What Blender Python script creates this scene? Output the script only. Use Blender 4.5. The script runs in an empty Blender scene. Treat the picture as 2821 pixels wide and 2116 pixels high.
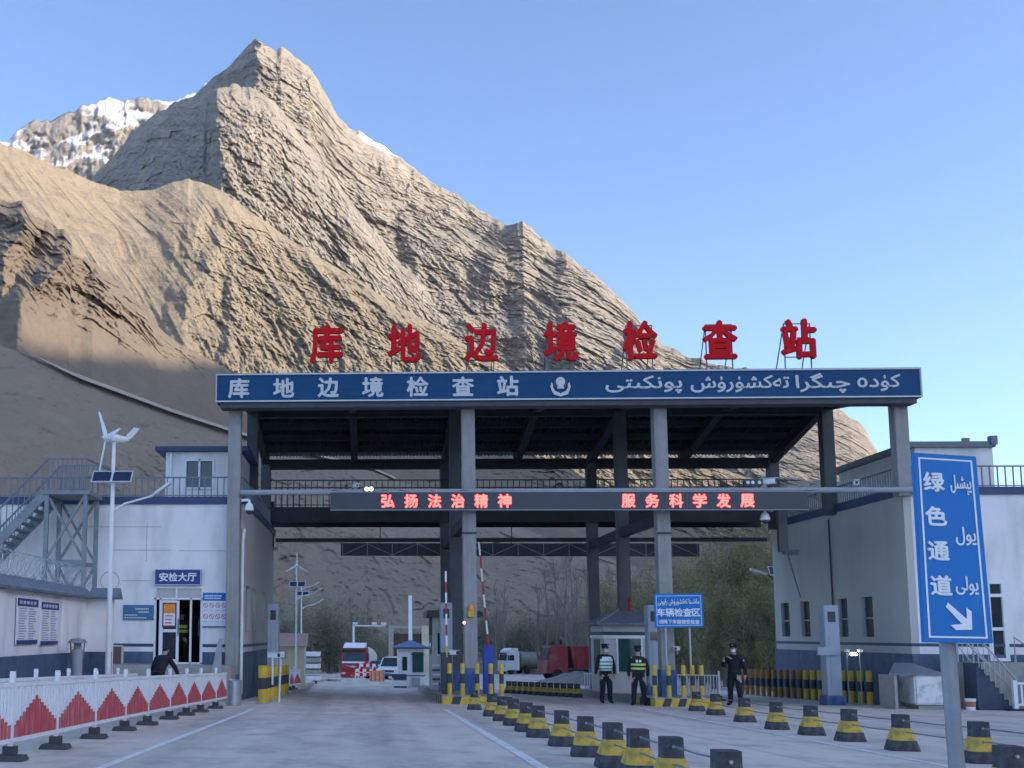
import bpy, bmesh, math, random
import numpy as np
from mathutils import Vector, Matrix
C = bpy.context.scene.collection
SC = bpy.context.scene
R = math.radians
rnd = random.Random(7)

# ------------------------------------------------------------------ camera
# the photograph is the upper right part of a wider frame: the principal point is off centre (lens shift)
W0, H0, F0 = 2821.0, 2116.0, 2950.0
PX, PY = 820.0, 1400.0
EYE = 2.14
YAW, PITCH, ROLL = -0.0667, 0.1170, 0.0071
def _basis():
    cy, sy, cp, sp = math.cos(YAW), math.sin(YAW), math.cos(PITCH), math.sin(PITCH)
    fw = Vector((sy*cp, cy*cp, sp)); rt = Vector((cy, -sy, 0)); up = rt.cross(fw)
    cr, sr = math.cos(ROLL), math.sin(ROLL)
    return rt*cr+up*sr, up*cr-rt*sr, fw
RT, UP, FW = _basis()
cam = bpy.data.cameras.new('camera'); camo = bpy.data.objects.new('camera', cam); C.objects.link(camo)
camo.location = (0, 0, EYE)
camo.rotation_euler = Matrix((RT, UP, -FW)).transposed().to_euler()
cam.sensor_fit = 'HORIZONTAL'; cam.sensor_width = 36.0; cam.lens = F0/W0*36.0
cam.shift_x = (W0/2-PX)/W0; cam.shift_y = (PY-H0/2)/W0
cam.clip_start = 0.1; cam.clip_end = 30000
SC.camera = camo

# ------------------------------------------------------------------ light
SUN_A, SUN_E = 114.0, 17.0
SC.view_settings.view_transform = 'Standard'; SC.view_settings.look = 'None'
SC.view_settings.exposure = 1.63; SC.view_settings.gamma = 1.0
world = bpy.data.worlds.new('World'); SC.world = world; world.use_nodes = True
nt = world.node_tree; bg = nt.nodes['Background']
sky = nt.nodes.new('ShaderNodeTexSky'); sky.sky_type = 'NISHITA'; sky.sun_disc = False
sky.sun_elevation = R(SUN_E); sky.sun_rotation = R(SUN_A); sky.altitude = 2500
sky.air_density = 0.74; sky.dust_density = 6.0; sky.ozone_density = 2.2
nt.links.new(sky.outputs[0], bg.inputs[0]); bg.inputs[1].default_value = 0.15
sun = bpy.data.lights.new('sun', 'SUN'); sun.energy = 2.3; sun.angle = R(0.5); sun.color = (1.0, 0.87, 0.68)
suno = bpy.data.objects.new('sun', sun); C.objects.link(suno)
suno.rotation_euler = (R(90-SUN_E), 0, R(180-SUN_A)); suno.location = (60, -10, 60)
cy = SC.cycles; cy.max_bounces = 6; cy.diffuse_bounces = 3; cy.glossy_bounces = 3; cy.transparent_max_bounces = 8
try: cy.use_adaptive_sampling = True; cy.use_denoising = True
except Exception: pass

# ------------------------------------------------------------------ measuring helpers
Z0 = 34.98
def gz(Y):                                             # the paved road falls gently away from the camera
    return -0.0275*(min(Y, 165.0)-Z0)
def ray(x, y):
    return RT*((x-PX)/F0) - UP*((y-PY)/F0) + FW
def at(x, y, Y):                                       # point on the photograph's ray at forward distance Y
    d = ray(x, y); k = Y/d.y
    return Vector((d.x*k, Y, EYE+d.z*k))
def atX(x, y, X):
    d = ray(x, y); k = X/d.x
    return Vector((X, d.y*k, EYE+d.z*k))
def gp(x, y):                                          # point on the road
    d = ray(x, y)
    k = (-0.0275*(0-Z0)-EYE)/(d.z+0.0275*d.y)
    Y = d.y*k
    if Y > 165 or k < 0:
        k = (gz(999)-EYE)/d.z; Y = d.y*k
    return Vector((d.x*k, Y, gz(Y)))
_ZO = dict(A=(0,1100), B=(0,1516), c=(560,1100), D=(700,1516), E=(1300,1516), F=(2021,1516), G=(2021,1100), H=(1300,1100),
           I=(560,850), J=(1200,850), K=(1800,850))
def q(z, x, y):                                        # reading from an enlarged crop -> photograph pixels
    o = _ZO[z]; return (o[0]+x/2.765, o[1]+y/2.765)

# ------------------------------------------------------------------ object helpers
def tag(o, label=None, cat=None, group=None, kind=None):
    if label: o['label'] = label
    if cat: o['category'] = cat
    if group: o['group'] = group
    if kind: o['kind'] = kind
    return o
def thing(name, label, cat, loc=(0,0,0), rz=0.0, group=None):
    o = bpy.data.objects.new(name, None); C.objects.link(o); o.empty_display_size = 0.2
    o.location = loc; o.rotation_euler = (0, 0, rz)
    return tag(o, label, cat, group)
def kids(o): return [c for c in bpy.data.objects if c.parent == o]
_kid = {}
def dup(o, loc=None, rz=None, label=None, group=None, parent=None):
    c = o.copy(); C.objects.link(c)
    if parent is not None: c.parent = parent; _kid.setdefault(parent.name, []).append(c)
    for ch in list(_kid.get(o.name, [])): dup(ch, parent=c)
    if loc is not None: c.location = loc
    if rz is not None: c.rotation_euler = (0, 0, rz)
    if label: c['label'] = label
    if group: c['group'] = group
    return c
class MB:
    def __init__(s, off=None): s.v = []; s.f = []; s.m = []; s.o = Vector(off) if off is not None else Vector((0,0,0))
    def add(s, vs, fs, m=0):
        n = len(s.v); s.v += [tuple(Vector(p)-s.o) for p in vs]; s.f += [tuple(i+n for i in f) for f in fs]; s.m += [m]*len(fs); return s
    def box(s, c, d, rz=0.0, m=0, taper=1.0):
        x, y, z = d[0]/2, d[1]/2, d[2]/2; ca, sa = math.cos(rz), math.sin(rz); vs = []
        for k, t in ((-z, 1.0), (z, taper)):
            for a, b in ((-x,-y), (x,-y), (x,y), (-x,y)):
                a *= t; b *= t; vs.append((c[0]+a*ca-b*sa, c[1]+a*sa+b*ca, c[2]+k))
        return s.add(vs, [(3,2,1,0),(4,5,6,7),(0,1,5,4),(1,2,6,5),(2,3,7,6),(3,0,4,7)], m)
    def bar(s, p, e, w, h, m=0, up=(0,0,1)):
        p, e = Vector(p), Vector(e); d = (e-p).normalized(); u = Vector(up)
        if abs(d.dot(u)) > 0.98: u = Vector((0,1,0))
        a = d.cross(u).normalized()*w/2; b = a.cross(d).normalized()*h/2
        vs = [p-a-b, p+a-b, p+a+b, p-a+b, e-a-b, e+a-b, e+a+b, e-a+b]
        return s.add(vs, [(0,1,2,3),(7,6,5,4),(0,4,5,1),(1,5,6,2),(2,6,7,3),(3,7,4,0)], m)
    def tube(s, pts, r, n=8, m=0, cap=True):
        pts = [Vector(p) for p in pts]; k = len(pts); rr = r if isinstance(r, (list, tuple)) else [r]*k
        vs = []; fs = []; prev = None
        for i, p in enumerate(pts):
            d = (pts[min(i+1, k-1)]-pts[max(i-1, 0)]).normalized()
            if prev is None:
                u = Vector((0,0,1)) if abs(d.z) < 0.9 else Vector((1,0,0)); a = d.cross(u).normalized()
            else: a = (prev-d*prev.dot(d)).normalized()
            prev = a; b = d.cross(a)
            for j in range(n):
                t = 2*math.pi*j/n; vs.append(p+(a*math.cos(t)+b*math.sin(t))*rr[i])
        for i in range(k-1):
            for j in range(n): fs.append((i*n+j, i*n+(j+1)%n, (i+1)*n+(j+1)%n, (i+1)*n+j))
        if cap: fs += [tuple(range(n-1, -1, -1)), tuple((k-1)*n+j for j in range(n))]
        return s.add(vs, fs, m)
    def lathe(s, prof, n=16, c=(0,0,0), mm=None):      # prof: (radius, z) ; mm: material per band
        vs = []; k = len(prof)
        for r, z in prof:
            for j in range(n):
                t = 2*math.pi*j/n; vs.append((c[0]+r*math.cos(t), c[1]+r*math.sin(t), c[2]+z))
        for i in range(k-1):
            fs = [(i*n+j, i*n+(j+1)%n, (i+1)*n+(j+1)%n, (i+1)*n+j) for j in range(n)]
            if i == 0: base = len(s.v); s.add(vs, fs, mm[0] if mm else 0)
            else: s.f += [tuple(x+base for x in f) for f in fs]; s.m += [mm[i] if mm else 0]*n
        s.f += [tuple(base+j for j in range(n-1, -1, -1)), tuple(base+(k-1)*n+j for j in range(n))]
        s.m += [mm[0] if mm else 0, mm[-1] if mm else 0]
        return s
    def ball(s, c, r, nu=12, nv=8, m=0):
        r = r if isinstance(r, (list, tuple)) else (r, r, r); vs = []; fs = []
        for i in range(nv+1):
            a = math.pi*i/nv
            for j in range(nu):
                t = 2*math.pi*j/nu; vs.append((c[0]+r[0]*math.sin(a)*math.cos(t), c[1]+r[1]*math.sin(a)*math.sin(t), c[2]-r[2]*math.cos(a)))
        for i in range(nv):
            for j in range(nu): fs.append((i*nu+j, i*nu+(j+1)%nu, (i+1)*nu+(j+1)%nu, (i+1)*nu+j))
        return s.add(vs, fs, m)
    def prism(s, poly, dv, m=0):                       # 3-D polygon pushed along dv
        dv = Vector(dv); n = len(poly); a = [Vector(p) for p in poly]; b = [p+dv for p in a]
        return s.add(a+b, [tuple(range(n-1, -1, -1)), tuple(range(n, 2*n))]+[(i, (i+1)%n, n+(i+1)%n, n+i) for i in range(n)], m)
    def quad(s, a, b, c, d, m=0): return s.add([a, b, c, d], [(0,1,2,3)], m)
    def build(s, name, mats, parent=None, smooth=False, bevel=0.0, **kw):
        me = bpy.data.meshes.new(name); me.from_pydata(s.v, [], s.f)
        mats = mats if isinstance(mats, (list, tuple)) else [mats]
        for x in mats: me.materials.append(x)
        if len(mats) > 1: me.polygons.foreach_set('material_index', s.m)
        bm = bmesh.new(); bm.from_mesh(me); bmesh.ops.recalc_face_normals(bm, faces=bm.faces)
        if bevel: bmesh.ops.bevel(bm, geom=[e for e in bm.edges if len(e.link_faces) == 2 and e.calc_face_angle(0) > 0.5], offset=bevel, segments=2, affect='EDGES', clamp_overlap=True)
        bm.to_mesh(me); bm.free()
        if smooth:
            me.polygons.foreach_set('use_smooth', [True]*len(me.polygons))
            if smooth != 'all':
                try: me.set_sharp_from_angle(angle=R(40))
                except Exception: pass
        return link(name, me, parent, **kw)
def link(name, me, parent=None, **kw):
    o = bpy.data.objects.new(name, me); C.objects.link(o)
    if parent is not None: o.parent = parent; _kid.setdefault(parent.name, []).append(o)
    if kw: tag(o, **kw)
    return o

# ------------------------------------------------------------------ materials
def mat(name, col, rough=0.8, metal=0.0, var=0.12, scale=3.0, col2=None, bump=0.0, bscale=20.0, emit=0.0, stretch=None, dirt=None, spec=0.5):
    m = bpy.data.materials.new(name); m.use_nodes = True; n = m.node_tree.nodes; l = m.node_tree.links
    b = n['Principled BSDF']; b.inputs['Roughness'].default_value = rough; b.inputs['Metallic'].default_value = metal
    b.inputs['Specular IOR Level'].default_value = spec
    c = (*col, 1)
    if var or col2 or dirt:
        tc = n.new('ShaderNodeTexCoord'); mp = n.new('ShaderNodeMapping'); l.new(tc.outputs['Object'], mp.inputs[0])
        if stretch: mp.inputs['Scale'].default_value = stretch
        no = n.new('ShaderNodeTexNoise'); no.inputs['Scale'].default_value = scale; no.inputs['Detail'].default_value = 8; no.inputs['Roughness'].default_value = 0.65
        l.new(mp.outputs[0], no.inputs[0])
        rp = n.new('ShaderNodeValToRGB'); l.new(no.outputs[0], rp.inputs[0])
        e = rp.color_ramp.elements; e[0].position = 0.3; e[1].position = 0.7
        k2 = col2 if col2 else tuple(min(1, v*(1+var)) for v in col)
        k1 = col if col2 else tuple(v*(1-var) for v in col)
        e[0].color = (*k1, 1); e[1].color = (*k2, 1)
        out = rp.outputs[0]
        for dirt in ([dirt] if isinstance(dirt, tuple) else dirt or []):   # (colour, amount, scale, stretch)
            mp2 = n.new('ShaderNodeMapping'); l.new(tc.outputs['Object'], mp2.inputs[0]); mp2.inputs['Scale'].default_value = dirt[3]
            n2 = n.new('ShaderNodeTexNoise'); n2.inputs['Scale'].default_value = dirt[2]; n2.inputs['Detail'].default_value = 6; l.new(mp2.outputs[0], n2.inputs[0])
            r2 = n.new('ShaderNodeValToRGB'); l.new(n2.outputs[0], r2.inputs[0]); r2.color_ramp.elements[0].position = 0.48; r2.color_ramp.elements[1].position = 0.72
            r2.color_ramp.elements[1].color = (dirt[1],)*3+(1,)
            mx = n.new('ShaderNodeMix'); mx.data_type = 'RGBA'; l.new(r2.outputs[0], mx.inputs['Factor']); l.new(out, mx.inputs['A']); mx.inputs['B'].default_value = (*dirt[0], 1)
            out = mx.outputs['Result']
        l.new(out, b.inputs['Base Color'])
        if bump:
            n3 = n.new('ShaderNodeTexNoise'); n3.inputs['Scale'].default_value = bscale; n3.inputs['Detail'].default_value = 6; l.new(mp.outputs[0], n3.inputs[0])
            bp = n.new('ShaderNodeBump'); bp.inputs['Strength'].default_value = bump; bp.inputs['Distance'].default_value = 0.05; l.new(n3.outputs[0], bp.inputs['Height']); l.new(bp.outputs[0], b.inputs['Normal'])
    else: b.inputs['Base Color'].default_value = c
    if emit: b.inputs['Emission Color'].default_value = c; b.inputs['Emission Strength'].default_value = emit
    return m
# ------------------------------------------------------------------ terrain
def vnoise(x, y, z, seed=0):                           # value noise on numpy arrays, -1..1
    xi, yi, zi = np.floor(x).astype(np.int64), np.floor(y).astype(np.int64), np.floor(z).astype(np.int64)
    fx, fy, fz = x-xi, y-yi, z-zi
    fx, fy, fz = fx*fx*fx*(fx*(fx*6-15)+10), fy*fy*fy*(fy*(fy*6-15)+10), fz*fz*(3-2*fz)
    def h(a, b, c):
        n = (a*374761393+b*668265263+c*2147483647+seed*1274126177) & 0xffffffff
        n = ((n ^ (n >> 13))*1274126177) & 0xffffffff
        n = ((n ^ (n >> 16))*2246822519) & 0xffffffff
        return ((n ^ (n >> 15)) & 0xffff)/32767.5-1.0
    def L(a, b, t): return a+(b-a)*t
    return L(L(L(h(xi,yi,zi), h(xi+1,yi,zi), fx), L(h(xi,yi+1,zi), h(xi+1,yi+1,zi), fx), fy),
             L(L(h(xi,yi,zi+1), h(xi+1,yi,zi+1), fx), L(h(xi,yi+1,zi+1), h(xi+1,yi+1,zi+1), fx), fy), fz)
def fbm(x, y, z, oct=5, seed=0, ridged=False, gain=0.5, lac=2.03):
    s = 0; a = 1.0; tot = 0
    for i in range(oct):
        n = vnoise(x, y, z, seed+i*17)
        if ridged: n = 1-2*np.abs(n)
        s = s+a*n; tot += a; a *= gain
        x, y, z = x*lac+11.3, y*lac+5.7, z*lac+3.1
    return s/tot
def facets(x, y, seed=0, lean=0.9):                     # broken rock: flat tilted chips with steps between them
    xi, yi = np.floor(x).astype(np.int64), np.floor(y).astype(np.int64)
    best = np.full(x.shape, 9.0); h = np.zeros(x.shape)
    def hs(a, b, k):
        n = (a*374761393+b*668265263+(seed*31+k)*1274126177) & 0xffffffff
        n = ((n ^ (n >> 13))*1274126177) & 0xffffffff
        n = ((n ^ (n >> 16))*2246822519) & 0xffffffff
        return ((n ^ (n >> 15)) & 0xffff)/65535.0
    for i in (-1, 0, 1):
        for j in (-1, 0, 1):
            a, b = xi+i, yi+j; cx, cyy = a+hs(a, b, 1), b+hs(a, b, 2); dx, dy = x-cx, y-cyy; d = dx*dx+dy*dy
            m = d < best; best = np.where(m, d, best)
            h = np.where(m, (hs(a, b, 3)-0.5)*2*lean*dx+(hs(a, b, 4)-0.5)*2*lean*dy+(hs(a, b, 5)-0.5)*0.7, h)
    return h
def proj_np(X, Y, Z):
    dx, dy, dz = X, Y, Z-EYE
    r = dx*RT.x+dy*RT.y+dz*RT.z; u = dx*UP.x+dy*UP.y+dz*UP.z; w = dx*FW.x+dy*FW.y+dz*FW.z
    return PX+F0*r/w, PY-F0*u/w
def grid_mesh(name, X, Y, Z, material, smooth=True, **kw):
    M, N = X.shape; me = bpy.data.meshes.new(name)
    co = np.stack([X, Y, Z], -1).reshape(-1, 3).astype(np.float32)
    i = np.arange(M*N).reshape(M, N)
    qd = np.stack([i[:-1,:-1], i[:-1,1:], i[1:,1:], i[1:,:-1]], -1).reshape(-1, 4).astype(np.int32)
    me.vertices.add(len(co)); me.vertices.foreach_set('co', co.ravel())
    me.loops.add(qd.size); me.loops.foreach_set('vertex_index', qd.ravel())
    me.polygons.add(len(qd)); me.polygons.foreach_set('loop_start', np.arange(0, qd.size, 4, dtype=np.int32))
    me.polygons.foreach_set('loop_total', np.full(len(qd), 4, dtype=np.int32))
    me.polygons.foreach_set('use_smooth', np.full(len(qd), smooth, dtype=bool))
    me.update(calc_edges=True); me.validate()
    me.materials.append(material)
    return link(name, me, **kw)
def interp_px(pts, n, x0, x1):
    return np.interp(np.linspace(x0, x1, n), [p[0] for p in pts], [p[1] for p in pts])
def slope_layer(name, pts, dist, base, zb, x0, x1, N, M, material, amp, wl, vs=1.0, spurs=(), crest=0.004, p=1.0, seed=0, oct=6, back=0.6, rough=0.5, gul=0.0, gwl=60.0, rock=None, shear=0.0, fin=0.22, chip=0.0, csz=60.0):
    # a mountain slope: its crest follows pts (bearing and elevation), at range dist; foot at range base
    dirs = []
    for x, y in pts:
        d = ray(x, y); dirs.append((math.atan2(d.x, d.y), d.z/math.hypot(d.x, d.y)))
    az0, az1 = [math.atan2(ray(x, 1700).x, ray(x, 1700).y) for x in (x0, x1)]
    az = np.linspace(az0, az1, N)
    te = np.interp(az, [d[0] for d in dirs], [d[1] for d in dirs])
    fx = lambda v: np.interp(az, [math.atan2(ray(a, 1700).x, ray(a, 1700).y) for a, _ in v], [b for _, b in v]) if isinstance(v, (list, tuple)) else np.full(N, float(v))
    D, B = fx(dist), fx(base)
    zc = EYE+te*D
    cn = crest*fbm(az*130, az*0+seed, az*0, 5, seed+5, gain=0.5)*D
    t = np.concatenate([np.linspace(0, 1, M), 1+np.array([0.04, 0.15, 0.5, 1.0])*back])[:, None]
    tt = np.clip(t, 0, 1)
    r = B+(D-B)*t; z = zb+(zc-zb)*tt**p
    z = z+cn*np.clip((tt-0.86)/0.14, 0, 1)**2
    z = np.where(t > 1, z-(t-1)*(zc-zb)*1.1, z)
    A = np.broadcast_to(az, r.shape)
    X0, Y0 = r*np.sin(A), r*np.cos(A)
    px, py = proj_np(X0, Y0, z)
    off = np.zeros_like(r); rk = np.ones_like(r)
    for poly, wl_, wr_, a_, fade, fade2 in spurs:
        ys = [v[1] for v in poly]; xs = [v[0] for v in poly]
        dx = px-np.interp(py, ys, xs)+6*vnoise(py/14, px*0, py*0, seed+3)
        sh = np.where(dx < 0, np.clip(1+dx/wl_, 0, 1), np.clip(1-dx/wr_, 0, 1))
        fy = np.clip((py-ys[0]+fade)/fade, 0, 1)*np.clip((ys[-1]+fade2-py)/fade2, 0, 1)
        off = np.maximum(off, a_*sh*fy)
    u = A*D+shear*z; v = tt*np.hypot(D-B, zc-zb)
    if rock is not None: rk = rock(px, py)
    wx = fbm(u/wl/1.7, v/wl/1.7, z*0, 3, seed+31)*0.5
    n1 = fbm(u/wl+wx, v/wl*vs*0.6+wx, z/wl*0.2, oct, seed, True, rough)
    n2 = fbm(u/wl*6.0+wx, v/wl*2.6*vs, z/wl*0.3, 6, seed+9, True, 0.74)
    disp = amp*n1*(0.25+0.75*rk)+amp*fin*n2*rk
    if chip:
        w1 = u+0.22*csz*fbm(u/csz/1.5, v/csz/1.5, z*0, 3, seed+61); w2 = v*0.78+0.22*csz*fbm(u/csz/1.5, v/csz/1.5, z*0+9, 3, seed+62)
        disp = disp+chip*(0.04+0.96*rk)*(facets(w1/csz, w2/csz, seed)+0.55*facets(w1/csz*2.7, w2/csz*2.7, seed+5)+0.45*facets(w1/csz*6.5, w2/csz*6.5, seed+6))
    if gul:
        g = fbm(u/gwl+0.6*fbm(u/gwl/4, v/gwl/9, z*0, 2, seed+77), v/gwl*0.09, z*0, 4, seed+41, True, 0.55)
        disp = disp+gul*g
    cr = 1-0.75*np.clip((tt-0.93)/0.07, 0, 1)
    ft = np.clip(tt/0.06, 0, 1)
    d_ = (disp*cr+off)*ft
    r2 = np.maximum(r-d_, 20.0); k = r2/r
    X, Y = r2*np.sin(A), r2*np.cos(A); Z = EYE+(z-EYE)*k
    return grid_mesh(name, X, Y, Z, material, kind='structure')

def rock_mat(name, c_scree, c_rock, c_dark, scale, snow=0.0, warm=None, fine=1.0, streak=None, dk=0.0):
    m = bpy.data.materials.new(name); m.use_nodes = True; n = m.node_tree.nodes; l = m.node_tree.links
    b = n['Principled BSDF']; b.inputs['Roughness'].default_value = 0.95; b.inputs['Specular IOR Level'].default_value = 0.15
    tc = n.new('ShaderNodeTexCoord'); geo = n.new('ShaderNodeNewGeometry')
    def noise(sc, det=8, rough=0.65, st=None):
        k = n.new('ShaderNodeTexNoise'); k.inputs['Scale'].default_value = sc; k.inputs['Detail'].default_value = det; k.inputs['Roughness'].default_value = rough
        if st:
            mp = n.new('ShaderNodeMapping'); mp.inputs['Scale'].default_value = st; l.new(tc.outputs['Object'], mp.inputs[0]); l.new(mp.outputs[0], k.inputs[0])
        else: l.new(tc.outputs['Object'], k.inputs[0])
        return k.outputs[0]
    def ramp(src, a, c, ca=(0,0,0), cb=(1,1,1)):
        k = n.new('ShaderNodeValToRGB'); l.new(src, k.inputs[0]); e = k.color_ramp.elements; e[0].position = a; e[1].position = c; e[0].color = (*ca, 1); e[1].color = (*cb, 1); return k.outputs[0]
    def mix(f, a, c):
        k = n.new('ShaderNodeMix'); k.data_type = 'RGBA'; l.new(f, k.inputs['Factor'])
        for s_, v in (('A', a), ('B', c)):
            if isinstance(v, tuple): k.inputs[s_].default_value = (*v, 1)
            else: l.new(v, k.inputs[s_])
        return k.outputs['Result']
    def mth(op, a, c):
        k = n.new('ShaderNodeMath'); k.operation = op
        for i, v in enumerate((a, c)):
            if isinstance(v, float): k.inputs[i].default_value = v
            else: l.new(v, k.inputs[i])
        return k.outputs[0]
    sx = n.new('ShaderNodeSeparateXYZ'); l.new(geo.outputs['Normal'], sx.inputs[0])
    big = noise(scale); fin = noise(scale*9, 10, 0.7)
    steep = mth('ADD', mth('MULTIPLY', sx.outputs[2], -1.0), mth('MULTIPLY', big, 0.7))       # steeper -> rock
    f = ramp(steep, -0.42, -0.12) if False else ramp(mth('ADD', steep, 0.75), 0.3, 0.62)
    col = mix(f, c_scree, c_rock)
    col = mix(ramp(fin, 0.47+dk, 0.68+dk), col, c_dark)
    col = mix(ramp(noise(scale*2.2, 5, 0.6, (1,1,0.5)), 0.56+dk*0.6, 0.66+dk*0.6), col, c_dark)
    if streak:
        col = mix(ramp(noise(scale*3, 6, 0.6, streak[1]), 0.5, 0.75), col, streak[0])
    if warm: col = mix(ramp(noise(scale*0.6, 3), 0.45, 0.7), col, warm)
    if snow:
        sn = mth('ADD', mth('MULTIPLY', sx.outputs[2], 0.22), noise(scale*0.7, 4, 0.5, (1,1,0.8)))
        col = mix(ramp(sn, snow, snow+0.08), col, (0.8, 0.83, 0.9))
    l.new(col, b.inputs['Base Color'])
    bp = n.new('ShaderNodeBump'); bp.inputs['Strength'].default_value = 1.0*fine; bp.inputs['Distance'].default_value = 0.08/scale
    l.new(mth('ADD', noise(scale*6, 12, 0.75), mth('MULTIPLY', noise(scale*25, 8, 0.7), 0.35)), bp.inputs['Height']); l.new(bp.outputs[0], b.inputs['Normal'])
    return m
M_far = rock_mat('far_rock', (0.378,0.329,0.280), (0.308,0.273,0.238), (0.224,0.203,0.189), 0.004, snow=0.635)
M_peak = rock_mat('peak_rock', (0.394,0.342,0.274), (0.325,0.287,0.245), (0.224,0.202,0.186), 0.008, streak=((0.448,0.386,0.303), (1,1,0.35)))
M_mid = rock_mat('scree', (0.380,0.309,0.215), (0.334,0.273,0.196), (0.266,0.214,0.165), 0.012, streak=((0.414,0.321,0.221), (1,1,0.3)))
M_hill = rock_mat('grey_scree', (0.228,0.181,0.134), (0.198,0.157,0.122), (0.153,0.129,0.108), 0.025, dk=0.12, fine=0.5, streak=((0.246,0.196,0.148), (1,1,0.4)))
M_low = rock_mat('low_hill_earth', (0.292,0.235,0.177), (0.233,0.189,0.151), (0.155,0.130,0.114), 0.04, dk=0.10, fine=0.5, streak=((0.328,0.269,0.207), (1,1,0.4)))

# far snowy range
slope_layer('snow_mountains', [(-500,470),(-100,430),(0,392),(22,383),(60,350),(92,332),(118,326),(140,332),(190,310),(230,296),(262,284),(300,271),(335,274),(372,268),(410,276),(440,272),(480,279),(520,258),(545,248),(600,215),(700,200),(900,330),(1000,372),(1022,387),(1060,408),(1100,432),(1150,476),(1250,560),(1500,700)],
    6200, 4300, 300, -260, 1400, 420, 150, M_far, 150, 560, chip=52, csz=190, fin=0.3, crest=0.004, seed=3, p=1.0, rough=0.6)
# the rocky pyramid
PEAK = [(-300,700),(150,640),(250,492),(300,440),(360,370),(420,318),(470,290),(520,268),(560,243),(600,205),(640,170),(668,142),(690,118),(703,106),(712,110),(722,118),(742,130),(765,136),(775,131),(800,148),(850,180),(880,225),(905,275),(930,315),(960,350),(1000,385),(1060,422),(1130,466),(1200,505),(1270,545),(1340,592),(1395,622),(1418,616),(1440,607),(1460,622),(1480,641),(1530,690),(1570,705),(1640,760),(1700,810),(1750,862),(1780,905),(1830,950),(1870,968),(1900,985),(1960,1000),(2060,1018),(2180,1065),(2295,1117),(2342,1146),(2386,1187),(2420,1245),(2445,1310),(2560,1400),(2900,1520)]
def rk_peak(px, py): return np.clip(1.05-np.clip((px-1700)/900, 0, 0.6)-0.0*py, 0.2, 1)
slope_layer('rocky_mountain', PEAK, [(-300,2750),(600,2750),(1000,2700),(1500,2500),(2000,2150),(2500,1900),(3000,1900)], [(-300,1750),(600,1600),(1400,1350),(2000,1100),(3000,1000)], -30, -120, 2900, 1700, 720, M_peak, 50, 210, seed=11, crest=0.0032, fin=0.22, rough=0.58, oct=7, rock=rk_peak, shear=0.55, chip=15, csz=52,
    spurs=[([(716,95),(706,235),(650,330),(610,440),(560,560)], 280, 620, 520, 120, 260),
           ([(1440,600),(1405,660),(1374,695),(1352,760)], 75, 170, 75, 60, 90),
           ([(1790,905),(1700,1010),(1640,1120)], 60, 160, 60, 80, 160),
           ([(1570,700),(1540,800),(1560,900),(1600,980)], 90, 150, 60, 60, 160),
           ([(930,300),(985,420),(1060,560),(1150,700)], 80, 200, 70, 80, 200)])
slope_layer('rocky_shoulder', [(380,900),(470,700),(540,600),(556,470),(564,345),(572,270),(590,250),(640,234),(690,238),(735,262),(790,320),(870,425),(980,570),(1100,720),(1300,920),(1500,1100)], 2120, [(380,1450),(1500,1350)], -30, 380, 1500, 900, 520, M_peak, 55, 200, seed=14, crest=0.003, fin=0.22, rough=0.58, oct=7, shear=0.45, chip=14, csz=50,
    spurs=[([(600,250),(600,380),(612,440),(600,560)], 60, 400, 160, 60, 200), ([(860,300),(900,460),(960,600)], 60, 160, 60, 60, 200)])
# the sunlit scree saddle in front of it
slope_layer('scree_mountain', [(-400,180),(-120,320),(0,392),(60,415),(120,440),(200,478),(250,498),(330,524),(400,526),(440,516),(480,500),(520,492),(600,520),(700,590),(800,660),(900,720),(1000,780),(1100,845),(1250,930),(1400,1015),(1550,1090),(1700,1170),(1900,1260),(2100,1330),(2400,1430),(2900,1560)],
    [(-400,1650),(500,1700),(1000,1550),(2900,1200)], [(-400,760),(1000,800),(2900,760)], -30, -160, 2900, 1300, 480, M_mid, 26, 110, seed=23, crest=0.0016, vs=0.6, gul=11, gwl=26, oct=7, fin=0.5, chip=10, csz=36, shear=0.45,
    rock=lambda px, py: np.clip((px-420)/260, 0.05, 1)*np.clip((py-520)/160, 0, 1)+0.05,
    spurs=[([(640,560),(600,680),(520,800),(500,950)], 60, 120, 26, 60, 120), ([(560,560),(530,680),(540,760)], 40, 80, 16, 60, 120), ([(650,610),(630,700),(640,800),(620,1000)], 30, 90, 22, 60, 120)])
# grey hill with the rocky spur at its left end
slope_layer('scree_hill', [(-400,330),(-60,520),(0,541),(28,552),(62,553),(80,575),(100,600),(130,612),(150,628),(178,628),(200,660),(196,690),(230,712),(262,722),(300,760),(350,800),(400,845),(440,905),(470,925),(520,962),(600,1003),(660,1035),(900,1112),(1200,1192),(1531,1273),(1611,1317),(1700,1352),(1893,1440),(1960,1505),(2300,1660),(2900,1800)],
    [(-400,700),(600,660),(1900,520),(2900,500)], [(-400,330),(600,300),(1900,300),(2900,300)], -20, -200, 2500, 800, 300, M_hill, 16, 60, seed=37, crest=0.0035, chip=9, csz=26, gul=2.6, gwl=34, shear=0.35, fin=0.45,
    rock=lambda px, py: np.clip(1.15-np.clip((py-(700+0.35*px))/140, 0, 1.1), 0.03, 1),
    spurs=[([(95,545),(70,640),(10,700)], 90, 60, 36, 40, 260), ([(203,640),(190,700),(150,745),(60,830)], 110, 110, 44, 40, 260), ([(262,722),(275,760),(285,800)], 20, 60, 6, 30, 50)])
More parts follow.
